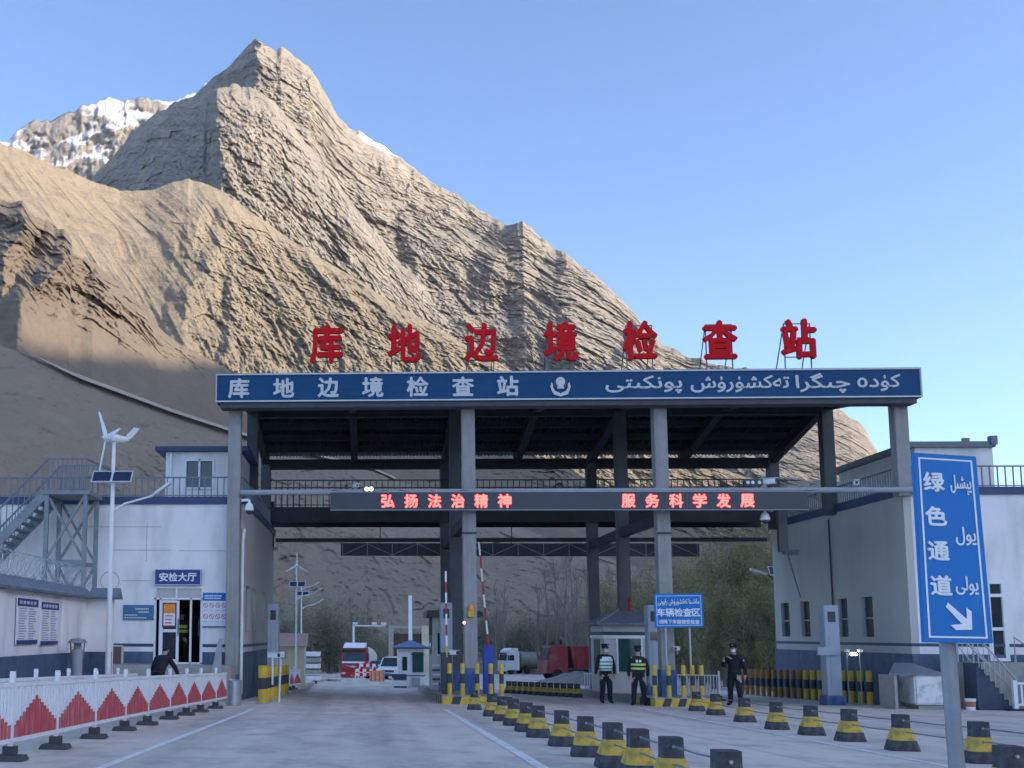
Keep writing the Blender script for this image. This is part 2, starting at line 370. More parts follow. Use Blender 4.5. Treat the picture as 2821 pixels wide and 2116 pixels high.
# the near dark hill that carries the dirt track
LOW = [(-400,800),(-100,905),(0,952),(79,976),(200,1030),(350,1085),(470,1130),(620,1180),(800,1236),(1030,1293),(1085,1318),(1300,1400),(1500,1478),(1700,1545),(2000,1630),(2900,1800)]
slope_layer('low_hill', LOW, [(-400,330),(1000,290),(2900,260)], [(-400,175),(1000,185),(2900,190)], -6, -220, 2300, 620, 220, M_low, 4.5, 46, seed=51, chip=1.2, csz=9, crest=0.0012, rough=0.6, gul=1.6, gwl=22, shear=0.5, fin=0.25,
    rock=lambda px, py: np.clip(np.clip((py-1120)/200, 0, 1)*np.clip((px-150)/300, 0.3, 1)+0.15, 0, 1), p=1.15)
# the mountain to the right of the road (out of the picture) whose shadow lies over the valley
def shade_ridge():
    N, M = 140, 50
    Yc = np.linspace(-1900, 1500, N); cz = np.interp(Yc, [-1900,-1100,-400,-172,-128,-85,-40,20,150,300,450,592,690,800,900,1000,1100,1500], [500,600,690,700,696,703,702,690,645,595,535,500,500,525,585,595,400,60])
    X = np.zeros((M, N)); Y = np.zeros((M, N)); Z = np.zeros((M, N))
    for i, t in enumerate(np.linspace(0, 1, M)):
        X[i] = 800+700*t; Y[i] = Yc; Z[i] = -60+(cz+60)*t**1.1
    w = np.clip(np.linspace(0, 1, M)[:, None]*3, 0, 1)
    Z += 10*fbm(X/90, Y/90, Z*0, 4, 5)*w; X += 40*fbm(X/120, Y/120, Z/120, 4, 8)
    X2 = np.vstack([X, X[-1:]+900]); Y2 = np.vstack([Y, Y[-1:]]); Z2 = np.vstack([Z, Z[-1:]*0-60])
    grid_mesh('valley_side_mountain', X2, Y2, Z2, M_hill, kind='structure')
shade_ridge()
# the ground: one sheet to the horizon, following the fall of the road
def ground():
    ys = np.array([-9000,-2000,-400,-60]+list(np.linspace(-20, 165, 38))+[200,260,340,500,900,2500,9000], float)
    xs = np.array([-9000,-3000,-800,-200,-80,-40,-20,-10,0,10,20,30,40,60,90,140,220,800,3000,9000], float)
    X, Y = np.meshgrid(xs, ys); Z = np.vectorize(lambda y: gz(max(y, -60)))(Y)-0.03
    Z = np.where(Y > 190, Z-(Y-190)*0.01, Z)
    grid_mesh('ground', X, Y, Z, M_ground, smooth=False, kind='structure')
M_ground = mat('dusty_ground', (0.26,0.235,0.20), 0.95, scale=0.5, var=0.25, bump=0.3, bscale=6)
ground()
# ------------------------------------------------------------------ lettering
_tx = {}
def glyphs(s, bold, ext):
    k = (s, bold, ext)
    if k not in _tx:
        cu = bpy.data.curves.new('t', 'FONT'); cu.body = s; cu.offset = bold; cu.extrude = ext; cu.resolution_u = 2
        o = bpy.data.objects.new('t', cu); C.objects.link(o); bpy.context.view_layer.update()
        me = bpy.data.meshes.new_from_object(o.evaluated_get(bpy.context.evaluated_depsgraph_get()))
        _tx[k] = ([v.co.copy() for v in me.vertices], [tuple(p.vertices) for p in me.polygons])
        bpy.data.objects.remove(o); bpy.data.curves.remove(cu); bpy.data.meshes.remove(me)
    return _tx[k]
UY = {'ك': ('\ufed9','\ufeda','\ufedb','\ufedc'), 'چ': ('\ufb7a','\ufb7b','\ufb7c','\ufb7d'), 'گ': ('\ufb92','\ufb93','\ufb94','\ufb95'), 'ت': ('\ufe95','\ufe96','\ufe97','\ufe98'),
      'ش': ('\ufeb5','\ufeb6','\ufeb7','\ufeb8'), 'پ': ('\ufb56','\ufb57','\ufb58','\ufb59'), 'ن': ('\ufee5','\ufee6','\ufee7','\ufee8'), 'ى': ('\ufeef','\ufef0','\ufbe8','\ufbe9'),
      'ې': ('\ufbe4','\ufbe5','\ufbe6','\ufbe7'), 'ل': ('\ufedd','\ufede','\ufedf','\ufee0'), 'ي': ('\ufef1','\ufef2','\ufef3','\ufef4'), 'م': ('\ufee1','\ufee2','\ufee3','\ufee4'),
      'د': ('\ufea9','\ufeaa'), 'ر': ('\ufead','\ufeae'), 'ا': ('\ufe8d','\ufe8e'), 'و': ('\ufeed','\ufeee'), 'ۇ': ('\ufbd7','\ufbd8'), 'ۈ': ('\ufbdb','\ufbdc'), 'ۆ': ('\ufbd9','\ufbda'), 'ە': ('\u0665','\ufeea')}
def uyghur(word):
    out = []
    for i, c in enumerate(word):
        if c == ' ': out.append(' '); continue
        pj = i > 0 and word[i-1] in UY and len(UY[word[i-1]]) == 4
        nj = i+1 < len(word) and word[i+1] in UY and len(UY[c]) == 4
        f = UY[c]; out.append(f[(3 if pj else 2) if nj else (1 if pj else 0)])
    return ''.join(reversed(out))
def put_text(mb, s, o, size, ux=(1,0,0), uz=(0,0,1), bold=0.015, ext=0.006, m=0, fit=None, sy=1.0):
    # centred on o, on the plane spanned by ux (reading direction) and uz; fit: total width
    vs, fs = glyphs(s, 0.0, ext/size)
    if not vs: return
    ux, uz = Vector(ux), Vector(uz); nn = ux.cross(uz); o = Vector(o)
    x0, x1 = min(v.x for v in vs), max(v.x for v in vs); y0, y1 = min(v.y for v in vs), max(v.y for v in vs)
    kx = size if not fit else fit/(x1-x0); ky = size*sy
    b = bold*size
    for i, (dx, dy) in enumerate(((0,0),(b,0),(-b,0),(0,b),(0,-b)) if bold else ((0,0),)):   # strokes thickened by shifted copies, each a hair behind the last
        mb.add([o+ux*((v.x-(x0+x1)/2)*kx+dx)+uz*((v.y-(y0+y1)/2)*ky+dy)+nn*(v.z*size-i*0.0006) for v in vs], fs, m)
def put_chars(mb, s, o, pitch, size, ux=(1,0,0), uz=(0,0,1), **k):
    ux_ = Vector(ux); n = len(s)
    for i, c in enumerate(s):
        if c != ' ': put_text(mb, c, Vector(o)+ux_*pitch*(i-(n-1)/2), size, ux, uz, **k)

# ------------------------------------------------------------------ paint box
M_conc = mat('gate_concrete', (0.32,0.31,0.295), 0.85, var=0.12, scale=2.0, bump=0.25, bscale=14, dirt=((0.21,0.21,0.21), 0.7, 1.6, (3,3,0.35)))
M_colr = mat('rear_column_shade', (0.10,0.102,0.108), 0.8, var=0.15, scale=2.0, bump=0.2, bscale=14)  # rear rows: shade under the roof is painted in as a darker tone
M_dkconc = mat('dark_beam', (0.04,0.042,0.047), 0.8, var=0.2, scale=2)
M_road = mat('road_concrete', (0.66,0.58,0.49), 0.8, var=0.10, scale=0.35, bump=0.18, bscale=9, dirt=[((0.42,0.37,0.325), 0.8, 0.35, (2.2,0.22,1)), ((0.36,0.325,0.29), 0.6, 0.9, (1.6,0.05,1)), ((0.27,0.245,0.225), 0.55, 1.6, (1,0.6,1)), ((0.72,0.64,0.55), 0.5, 5, (1,1,1))])
M_line = mat('road_paint', (0.80,0.79,0.76), 0.7, var=0.1, scale=3, dirt=((0.48,0.45,0.41), 0.75, 6, (1,1,1)))
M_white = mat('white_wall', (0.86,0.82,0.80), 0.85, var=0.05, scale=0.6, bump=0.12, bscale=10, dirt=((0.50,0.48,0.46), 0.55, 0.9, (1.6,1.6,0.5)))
M_wallshade = mat('side_wall', (0.52,0.49,0.45), 0.85, var=0.06, scale=0.6, bump=0.12, bscale=10, dirt=((0.42,0.39,0.38), 0.5, 0.8, (1.4,1.4,0.4)))  # side walls: the gate's shade is put into this darker base colour
M_plinth = mat('blue_plinth', (0.055,0.095,0.165), 0.6, var=0.25, scale=2.5, dirt=((0.16,0.17,0.18), 0.5, 3, (1,1,0.4)))
M_navy = mat('navy_band', (0.035,0.055,0.14), 0.5, var=0.15, scale=2)
M_blue = mat('fascia_blue', (0.004,0.060,0.155), 0.55, spec=0.25, var=0.14, scale=0.7, dirt=((0.02,0.075,0.16), 0.5, 2, (0.6,1,3)))
M_sign = mat('sign_blue', (0.010,0.17,0.48), 0.5, spec=0.3, var=0.08, scale=2)
M_dsign = mat('door_sign_blue', (0.008,0.022,0.20), 0.3, var=0.05)
M_silver = mat('silver_letter', (0.58,0.58,0.58), 0.5, metal=0.0, var=0.05)
M_wpaint = mat('white_paint', (0.82,0.82,0.82), 0.45, var=0.04, scale=4, dirt=((0.55,0.53,0.50), 0.3, 5, (1,1,0.5)))
M_pole = mat('galvanised_pole', (0.27,0.28,0.29), 0.55, metal=0.3, var=0.12, scale=5)
M_steel = mat('steel', (0.42,0.44,0.46), 0.4, metal=0.7, var=0.12, scale=5)
M_grey = mat('grey_paint', (0.34,0.36,0.38), 0.55, var=0.1, scale=4)
M_dk = mat('dark_steel', (0.05,0.055,0.06), 0.55, var=0.2, scale=4)
M_black = mat('black_rubber', (0.022,0.022,0.024), 0.8, var=0.2, scale=6)
M_rail = mat('railing_grey', (0.16,0.19,0.22), 0.5, var=0.15, scale=5)
M_stair = mat('stair_steel', (0.22,0.25,0.26), 0.6, var=0.2, scale=3)
M_red = mat('sign_red', (0.66,0.008,0.014), 0.7, var=0.1, scale=2, spec=0.2)
M_redp = mat('picket_red', (0.55,0.075,0.09), 0.5, var=0.12, scale=6, dirt=((0.60,0.30,0.30), 0.5, 9, (1,1,0.3)))
M_yel = mat('safety_yellow', (0.66,0.43,0.035), 0.6, var=0.15, scale=5, dirt=((0.33,0.24,0.08), 0.5, 7, (1,1,0.6)))
M_blk = mat('safety_black', (0.045,0.047,0.055), 0.6, var=0.3, scale=5)
M_ledred = mat('led_red', (1.0,0.06,0.05), 0.5, var=0, emit=2.2)
M_ledbox = mat('led_housing', (0.042,0.047,0.058), 0.45, var=0.08, scale=3)
M_glass = mat('dark_glass', (0.02,0.028,0.035), 0.08, var=0.3, scale=1.5, spec=0.8)
M_gglass = mat('green_glass', (0.03,0.09,0.075), 0.08, var=0.3, scale=2, spec=0.8)
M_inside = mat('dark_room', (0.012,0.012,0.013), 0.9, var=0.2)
M_lamp = mat('lit_lamp', (1.0,0.93,0.72), 0.5, var=0, emit=7)
M_solar = mat('solar_cell', (0.015,0.025,0.06), 0.15, var=0.3, scale=8, spec=0.8)
M_alu = mat('pale_aluminium', (0.62,0.64,0.66), 0.4, metal=0.2, var=0.06, scale=4)
M_bluep = mat('post_blue', (0.03,0.09,0.24), 0.5, var=0.25, scale=3, dirt=((0.25,0.28,0.30), 0.5, 5, (1,1,0.5)))
M_tile = mat('coping_tile', (0.17,0.20,0.24), 0.7, var=0.2, scale=3)
M_paper = mat('poster_white', (0.80,0.78,0.80), 0.6, var=0.05)
M_beige = mat('booth_beige', (0.52,0.50,0.46), 0.6, var=0.08, scale=3)
M_orange = mat('beacon_orange', (0.85,0.28,0.02), 0.35, var=0.1)
M_cab = mat('cabinet_grey', (0.36,0.40,0.46), 0.5, var=0.06, scale=3)
M_roofbl = mat('booth_roof_blue', (0.12,0.19,0.34), 0.5, var=0.12, scale=4)
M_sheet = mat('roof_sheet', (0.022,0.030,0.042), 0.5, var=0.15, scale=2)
M_skin = mat('skin', (0.46,0.29,0.21), 0.55, var=0.06)
M_uni = mat('navy_uniform', (0.012,0.014,0.022), 0.85, var=0.3, scale=9)
M_hair = mat('black_hair', (0.012,0.011,0.011), 0.6, var=0.3, scale=30)
M_vestg = mat('hi_vis_green', (0.32,0.62,0.10), 0.6, var=0.1, emit=0.0)
M_reflect = mat('reflective_white', (0.85,0.88,0.82), 0.4, var=0.05)
M_stepc = mat('step_concrete', (0.36,0.335,0.30), 0.9, var=0.15, scale=3, bump=0.2)
M_grass = mat('grass', (0.06,0.10,0.03), 0.9, var=0.4, scale=6)

# ------------------------------------------------------------------ road, markings, islands
def road_sheet(name, x0, x1, y0, y1, dz, material, ny=24, **kw):
    mb = MB(); ys = np.linspace(y0, y1, ny)
    for i in range(ny-1):
        a, b = ys[i], ys[i+1]
        mb.quad((x0,a,gz(a)+dz), (x1,a,gz(a)+dz), (x1,b,gz(b)+dz), (x0,b,gz(b)+dz), 0)
    return mb.build(name, material, kind='structure', **kw)
road_sheet('road', -30, 60, -50, 150, 0.0, M_road, 41)
def line_(pts, w, closed=False):
    mb = MB()
    for (xa, ya), (xb, yb) in zip(pts, pts[1:]):
        d = Vector((xb-xa, yb-ya, 0)); n = Vector((-d.y, d.x, 0)).normalized()*w/2
        for k in range(8):
            t, u = k/8, (k+1)/8
            p0 = Vector((xa+(xb-xa)*t, ya+(yb-ya)*t, 0)); p1 = Vector((xa+(xb-xa)*u, ya+(yb-ya)*u, 0))
            vs = [p0-n, p0+n, p1+n, p1-n]
            mb.add([(v.x, v.y, gz(v.y)+0.005) for v in vs], [(0,1,2,3)])
    return mb.build('road_marking', M_line, kind='structure')
line_([(-3.0,3.0),(-3.0,26.5),(-3.05,28.4)], 0.12)
line_([(2.02,5.0),(2.04,29.4)], 0.15)
g1, g2 = gp(*q('E',900,1405)), gp(*q('E',1560,1650)); line_([(g2.x,g2.y-6),(g2.x,g2.y),(g1.x,g1.y+10)], 0.1)
g1, g2 = gp(*q('F',30,1345)), gp(*q('F',1620,1645)); line_([(g2.x+(g2.x-g1.x)*0.6,g2.y+(g2.y-g1.y)*0.6),(g2.x,g2.y),(g1.x,g1.y),(g1.x*2-g2.x,g1.y*2-g2.y)], 0.11)
# joints of the concrete slabs
M_joint = mat('slab_joint', (0.30,0.27,0.24), 0.95, var=0.25, scale=8)
mbj = MB()
for Y in np.arange(4.3, 33, 4.6):
    for k in range(20):
        xa, xb = -4.1+k*1.1, -4.1+(k+1)*1.1
        mbj.quad((xa,Y+0.02*math.sin(k),gz(Y)+0.003), (xb,Y+0.02*math.sin(k+1),gz(Y)+0.003), (xb,Y+0.015+0.02*math.sin(k+1),gz(Y)+0.003), (xa,Y+0.015+0.02*math.sin(k),gz(Y)+0.003))
for X in (5.6,):
    for k in range(30):
        ya, yb = 2+k*1.05, 2+(k+1)*1.05
        mbj.quad((X,ya,gz(ya)+0.0025), (X+0.014,ya,gz(ya)+0.0025), (X+0.014,yb,gz(yb)+0.0025), (X,yb,gz(yb)+0.0025))
mbj.build('road_joints', M_joint, kind='structure')

IS = [(3.27, 2.23, 4.36), (9.45, 8.60, 10.40)]
ISH = 0.26
def island(i, y0, y1, label):
    _, xa, xb = IS[i]
    t = thing('traffic_island', label, 'traffic island', ((xa+xb)/2, y0, gz(y0)), 0, 'raised islands under the gate')
    o = t.location; mb = MB(o)
    def slab(xa, xb, ya, yb, h0, h1):
        mb.add([(xa,ya,gz(ya)+h0),(xb,ya,gz(ya)+h0),(xb,yb,gz(yb)+h0),(xa,yb,gz(yb)+h0),(xa,ya,gz(ya)+h1),(xb,ya,gz(ya)+h1),(xb,yb,gz(yb)+h1),(xa,yb,gz(yb)+h1)],
               [(0,1,2,3),(4,5,6,7),(0,1,5,4),(1,2,6,5),(2,3,7,6),(3,0,4,7)])
    slab(xa, xb, y0, y1, -0.05, ISH)
    mb.build('kerb', M_stepc, t, bevel=0.02)
    mf = MB(o); n = 8; w = (xb-xa)/n                   # slanted yellow and black stripes on the front face
    for k in range(n):
        a = xa+k*w; s_ = 0.08
        mf.add([(a,y0-0.004,gz(y0)+0.0),(min(a+w,xb),y0-0.004,gz(y0)),(min(a+w+s_,xb),y0-0.004,gz(y0)+ISH-0.02),(min(a+s_,xb),y0-0.004,gz(y0)+ISH-0.02)], [(0,1,2,3)], k % 2)
    for k in range(6):                                 # and along the left side
        a = y0+k*0.45
        mf.add([(xa-0.004,a,gz(a)),(xa-0.004,a+0.45,gz(a+0.45)),(xa-0.004,a+0.45,gz(a+0.45)+ISH-0.02),(xa-0.004,a,gz(a)+ISH-0.02)], [(0,1,2,3)], k % 2)
    mf.build('warning_stripes', [M_yel, M_blk], t)
    return t
island(0, 33.4, 50, 'raised concrete island with striped front below the second gate column from the left')
island(1, 33.4, 47, 'raised concrete island with striped front beneath the blue vehicle inspection sign')
def isz(Y): return gz(Y)+ISH

# ------------------------------------------------------------------ the gate
CX = [-4.43, 3.25, 9.40, 16.92]; CY = [34.9, 40.3, 45.7]
gate = thing('checkpoint_gate', 'wide grey concrete checkpoint gate canopy with long blue name fascia across the road', 'gate', (6.2, 34.9, 0))
go = gate.location
for j, Y in enumerate(CY):
    for i, X in enumerate(CX):
        zb = isz(Y) if i in (1, 2) else (6.62 if i == 3 else gz(Y))
        zt = (10.3, 10.62, 9.6)[j]
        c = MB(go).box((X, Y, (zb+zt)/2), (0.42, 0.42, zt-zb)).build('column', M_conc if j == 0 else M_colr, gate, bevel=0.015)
        if i in (1, 2) or (i == 0 and j == 0):
            MB(go).box((X, Y, zb+0.42), (0.47, 0.47, 0.84)).build('column_skirt', M_bluep, c)
# roof: ridge over the middle row
RZ = [(34.62, 10.36), (40.3, 10.98), (46.35, 9.86)]
for (ya, za), (yb, zb) in zip(RZ, RZ[1:]):
    mb = MB(go); n = 150; x0, x1 = -4.75, 17.2; w = (x1-x0)/n
    for k in range(n):                                 # corrugated sheet
        a = x0+k*w; prof = [(a,0),(a+w*0.3,0.05),(a+w*0.6,0.05),(a+w*0.85,0)]+[(a+w,0)]
        for (xa, ha), (xb, hb) in zip(prof, prof[1:]):
            mb.quad((xa,ya,za+ha), (xb,ya,za+hb), (xb,yb,zb+hb), (xa,yb,zb+ha))
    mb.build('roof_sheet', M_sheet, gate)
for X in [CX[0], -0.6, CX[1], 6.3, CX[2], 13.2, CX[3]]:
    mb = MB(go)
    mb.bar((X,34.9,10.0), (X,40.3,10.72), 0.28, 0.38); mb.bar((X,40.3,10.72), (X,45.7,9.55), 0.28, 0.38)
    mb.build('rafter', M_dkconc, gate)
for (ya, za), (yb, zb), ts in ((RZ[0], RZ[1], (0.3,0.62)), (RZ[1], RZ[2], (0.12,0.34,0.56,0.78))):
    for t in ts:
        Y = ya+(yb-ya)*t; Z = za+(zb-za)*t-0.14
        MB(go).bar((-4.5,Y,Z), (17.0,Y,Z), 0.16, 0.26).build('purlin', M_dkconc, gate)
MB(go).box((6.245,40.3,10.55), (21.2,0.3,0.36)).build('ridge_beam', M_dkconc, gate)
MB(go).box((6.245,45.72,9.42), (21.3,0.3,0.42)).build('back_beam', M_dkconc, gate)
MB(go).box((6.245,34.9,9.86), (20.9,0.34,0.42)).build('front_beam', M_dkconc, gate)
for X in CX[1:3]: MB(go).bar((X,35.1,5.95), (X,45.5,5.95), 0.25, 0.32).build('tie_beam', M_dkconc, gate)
fas = MB(go).box((6.16,34.40,10.12), (22.24,0.55,0.98)).build('fascia', M_blue, gate, bevel=0.01)
FY = 34.40-0.275
mb = MB(go)
for z in (10.565, 9.67): mb.box((6.16,FY-0.02,z), (22.30,0.05,0.045))
mb.box((-4.975,FY-0.018,10.12), (0.03,0.04,0.84)); mb.box((17.295,FY-0.018,10.12), (0.03,0.04,0.84))
mb.build('fascia_trim', M_silver, fas)
MB(go).box((6.16,34.42,9.55), (22.0,0.5,0.16)).build('soffit', M_dk, fas)
ft = None
def letter(draw):
    m_ = MB(go); draw(m_); m_.build('character', M_silver, fas)
for k, ch in enumerate('库地边境检查站'):
    p = at(*q('I', (270,612,952,1290,1632,1978)[k], 618), FY) if k < 6 else at(*q('J', 550,602), FY)
    letter(lambda m_: put_text(m_, ch, (p.x, FY-0.012, 10.11), 0.68, bold=0.03, ext=0.015, fit=0.66))
for w, a, b in (('كۈدە',1555,1880), ('چىگرا',1085,1495), ('تەكشۈرۈش',285,1032)):
    pa, pb = at(*q('K',a,580), FY), at(*q('K',b,580), FY)
    letter(lambda m_: put_text(m_, uyghur(w), ((pa.x+pb.x)/2, FY-0.012, 10.12), 0.56, bold=0.02, ext=0.015, fit=pb.x-pa.x))
pa, pb = at(*q('J',1295,600), FY), at(*q('J',1875,600), FY)
letter(lambda m_: put_text(m_, uyghur('پونكىتى'), ((pa.x+pb.x)/2, FY-0.012, 10.12), 0.56, bold=0.02, ext=0.015, fit=pb.x-pa.x))
ec = at(*q('J',950,600), FY).x                          # the badge between the two names
mb = MB(go)
sh = [(math.sin(a)*0.21, 0.09+math.cos(a)*0.22) for a in np.linspace(0, 2*math.pi, 25)[:-1]]
mb.prism([(ec+x, FY-0.01, 10.10+z) for x, z in sh], (0,-0.03,0), 1)
mb.prism([(ec+math.sin(a)*0.145, FY-0.04, 10.23+math.cos(a)*0.15) for a in np.linspace(0, 2*math.pi, 21)[:-1]], (0,-0.02,0), 0)
for s_ in (-1, 1):
    pts = [(0.02,-0.33),(0.16,-0.31),(0.27,-0.20),(0.32,-0.02),(0.28,0.12),(0.24,0.06),(0.235,-0.06),(0.17,-0.17),(0.02,-0.24)]
    mb.prism([(ec+s_*x, FY-0.01, 10.10+z) for x, z in pts], (0,-0.035,0), 0)
mb.prism([(ec+x, FY-0.045, 10.10+z) for x, z in ((-0.24,-0.28),(0,-0.36),(0.24,-0.28),(0.22,-0.20),(0,-0.26),(-0.22,-0.20))], (0,-0.02,0), 0)
mb.prism([(ec+x, FY-0.045, 10.10+z) for x, z in ((-0.09,0.0),(0.09,0.0),(0.11,-0.10),(-0.11,-0.10))], (0,-0.02,0), 0)
mb.build('badge', [M_silver, M_navy], fas)
for xa_, xb_, sag in ((1.0,3.1,0.10),(2.0,3.2,0.16),(-1.2,0.6,0.07),(11.5,14.2,0.09)):
    MB(go).tube([(xa_+(xb_-xa_)*k/8,34.58,6.80-sag*4*(k/8)*(1-k/8)) for k in range(9)], 0.012, 5).build('cable', M_dk, gate)
for X in (CX[1], CX[2]): MB(go).box((X,34.66,5.42), (0.46,0.06,0.05)).build('column_clip', M_dk, gate)
MB(go).tube([(-4.2,34.66,6.74),(17.6,34.66,6.80)], 0.09, 10).build('cross_pipe', M_grey, gate)

# red characters on the roof, each on its own frame
for k, (ch, cx_, nm) in enumerate(zip('库地边境检查站', (-1.42, 1.20, 3.78, 6.42, 9.03, 11.63, 14.17),
        ('first', 'second', 'third', 'fourth', 'fifth', 'sixth', 'last'))):
    t = thing('rooftop_character', f'tall red metal character {ch}, {nm} from the left on the gate roof', 'sign letter', (cx_, 35.5, 10.4), 0, 'red characters on the gate roof')
    mb = MB(); put_text(mb, ch, (0,-0.03,1.53), 1.42, bold=0.028, ext=0.07, fit=1.06, sy=0.98); mb.build('character', M_red, t)
    mb = MB()
    for x in (-0.42, 0.42):
        mb.bar((x,0.1,-0.1), (x,0.1,2.1), 0.035, 0.035)
        mb.bar((x,1.3,0.05), (x,0.12,2.05), 0.03, 0.03)
    for z in (0.95, 1.6, 2.08): mb.bar((-0.44,0.09,z), (0.44,0.09,z), 0.03, 0.03)
    mb.build('frame', M_rail, t)

# front LED board, and the back of its twin on the far side
t = thing('led_board', 'long dark LED board lit with red Chinese characters across the gate front', 'display board', (6.25, 34.35, 6.1))
MB(t.location).box((6.25,34.38,6.405), (14.96,0.22,0.59)).build('housing', M_ledbox, t, bevel=0.01)
mb = MB(t.location)
for z in (6.115, 6.695): mb.box((6.25,34.262,z), (14.98,0.03,0.02))
mb.build('trim', M_grey, t)
for k, ch in enumerate('弘扬法治精神'):
    p = at(*q('c', 1405+178*k, 775), 34.27); mb = MB(t.location); put_text(mb, ch, (p.x,34.262,6.405), 0.45, bold=0.03, ext=0.004, fit=0.40); mb.build('lit_character', M_ledred, t)
for k, ch in enumerate('服务科学发展'):
    p = at(*q('H', 1193+181*k, 772), 34.27); mb = MB(t.location); put_text(mb, ch, (p.x,34.262,6.405), 0.45, bold=0.03, ext=0.004, fit=0.40); mb.build('lit_character', M_ledred, t)
t = thing('display_gantry', 'black back of a hanging display board with steel truss behind the gate', 'display board', (6.5, 47.0, 5.55))
MB(t.location).box((6.48,47.05,5.85), (15.4,0.16,0.55)).build('panel', M_dk, t)
mb = MB(t.location)
for k in range(15):
    a = -1.15+k*1.09
    mb.bar((a,46.955,5.6), (a,46.955,6.1), 0.025, 0.025)
    if k < 14: mb.bar((a,46.955,(5.6,6.1)[k%2]), (a+1.09,46.955,(6.1,5.6)[k%2]), 0.025, 0.025)
mb.build('truss', M_grey, t)
MB(t.location).tube([(-4.1,46.9,6.24),(17.0,46.9,6.30)], 0.09, 8).build('pipe', M_dk, t)
for x in (0.5, 6.2, 12.4): MB(t.location).bar((x,46.93,6.1), (x,46.93,6.95), 0.04, 0.04).build('hanger', M_dk, t)

# footbridge between the two buildings
t = thing('footbridge', 'dark steel footbridge with barred railings joining the two building roofs behind the gate front', 'footbridge', (6.3, 46.4, 6.9))
o = t.location
mb = MB(o); mb.box((6.3,45.3,7.2), (21.4,0.16,0.62)); mb.box((6.3,47.6,7.2), (21.4,0.16,0.62)); mb.build('beam', M_dkconc, t)
MB(o).box((6.3,46.45,7.46), (21.3,2.1,0.08)).build('deck', M_dk, t)
def railing(mb, p, e, h, n, r=0.016, mid=True, top=0.028):
    p, e = Vector(p), Vector(e); u = Vector((0,0,h))
    mb.bar(p+u, e+u, top*2, top*1.6)
    if mid: mb.bar(p+u*0.72, e+u*0.72, 0.03, 0.03)
    mb.bar(p+u*0.08, e+u*0.08, 0.03, 0.03)
    for k in range(n+1):
        a = p+(e-p)*k/n; mb.bar(a, a+u, r*2, r*2)
mb = MB(o); railing(mb, (-4.2,45.28,7.52), (16.4,45.28,7.52), 1.15, 82); mb.build('railing', M_dk, t)
mb = MB(o); railing(mb, (-4.2,47.6,7.52), (16.4,47.6,7.52), 1.15, 76); mb.build('railing', M_dk, t)
# ------------------------------------------------------------------ left: building, stair, wall, fence
_o = ['first','second','third','fourth','fifth','sixth','seventh','eighth','ninth','tenth','eleventh','twelfth','thirteenth','fourteenth','fifteenth','sixteenth','seventeenth','eighteenth','nineteenth','twentieth']
def nth(k): return _o[k]
def wall_with_openings(mb, x0, x1, z0, z1, y, th, holes):   # wall in the XZ plane, holes: (x0,x1,z0,z1)
    xs = sorted({x0, x1, *[h[0] for h in holes], *[h[1] for h in holes]})
    for a, b in zip(xs, xs[1:]):
        zs = [(z0, z1)]
        for h in holes:
            if h[0] <= a+1e-6 and h[1] >= b-1e-6:
                zs = [s for lo, hi in zs for s in ((lo, min(hi, h[2])), (max(lo, h[3]), hi)) if s[1]-s[0] > 1e-4]
        for lo, hi in zs: mb.box(((a+b)/2, y+th/2, (lo+hi)/2), (b-a, th, hi-lo))
LX, WY = -4.14, 35.2
bl = thing('inspection_building', 'white inspection hall building with blue plinth left of the gate', 'building', (-10, WY, 0)); o = bl.location
mb = MB(o); wall_with_openings(mb, -17, LX-0.24, -0.2, 6.42, WY, 0.24, [(-7.08,-5.45,1.14,3.66)]); mb.build('front_wall', M_white, bl)
sw = []
for x0, x1 in ((1870,1902),(1924,1946),(1997,2018)):
    a, b = atX(*q('B',x0,470), LX), atX(*q('B',x1,470), LX); sw.append((a.y, b.y))
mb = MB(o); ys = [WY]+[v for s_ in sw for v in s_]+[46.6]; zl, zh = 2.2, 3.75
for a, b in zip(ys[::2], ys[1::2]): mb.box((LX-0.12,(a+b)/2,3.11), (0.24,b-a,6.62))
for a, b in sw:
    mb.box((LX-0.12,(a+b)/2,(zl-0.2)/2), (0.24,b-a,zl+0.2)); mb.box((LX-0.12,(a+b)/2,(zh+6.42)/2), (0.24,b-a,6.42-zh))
mb.build('side_wall', M_wallshade, bl)
for a, b in sw:
    w = MB(o).box((LX-0.14,(a+b)/2,(zl+zh)/2), (0.03,b-a,zh-zl)).build('window', M_glass, bl)
    mb = MB(o); mb.box((LX-0.11,(a+b)/2,2.75), (0.04,b-a,0.05)); mb.box((LX-0.11,a+0.02,(zl+zh)/2), (0.04,0.04,zh-zl)); mb.box((LX-0.11,b-0.02,(zl+zh)/2), (0.04,0.04,zh-zl)); mb.build('window_frame', M_grey, w)
MB(o).box((-10.5,46.5,3.1), (12.5,0.2,6.6)).build('rear_wall', M_white, bl)
MB(o).box((-10.6,40.9,6.35), (12.6,11.2,0.1)).build('roof_slab', M_stepc, bl)
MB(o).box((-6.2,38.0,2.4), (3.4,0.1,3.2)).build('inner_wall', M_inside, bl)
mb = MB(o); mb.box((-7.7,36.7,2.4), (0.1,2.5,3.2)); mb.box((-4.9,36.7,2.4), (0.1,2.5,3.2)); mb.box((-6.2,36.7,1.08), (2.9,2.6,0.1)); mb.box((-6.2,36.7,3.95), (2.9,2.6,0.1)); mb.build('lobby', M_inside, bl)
mb = MB(o); mb.box((-10.6,WY-0.02,6.545), (12.9,0.10,0.25)); mb.box((LX+0.02,40.9,6.545), (0.10,11.5,0.25)); mb.build('parapet_band', M_navy, bl)
mb = MB(o)
for a, b in ((-17,-7.08),(-5.45,LX+0.004)): mb.box(((a+b)/2,WY-0.004,1.74), (b-a,0.012,0.10))
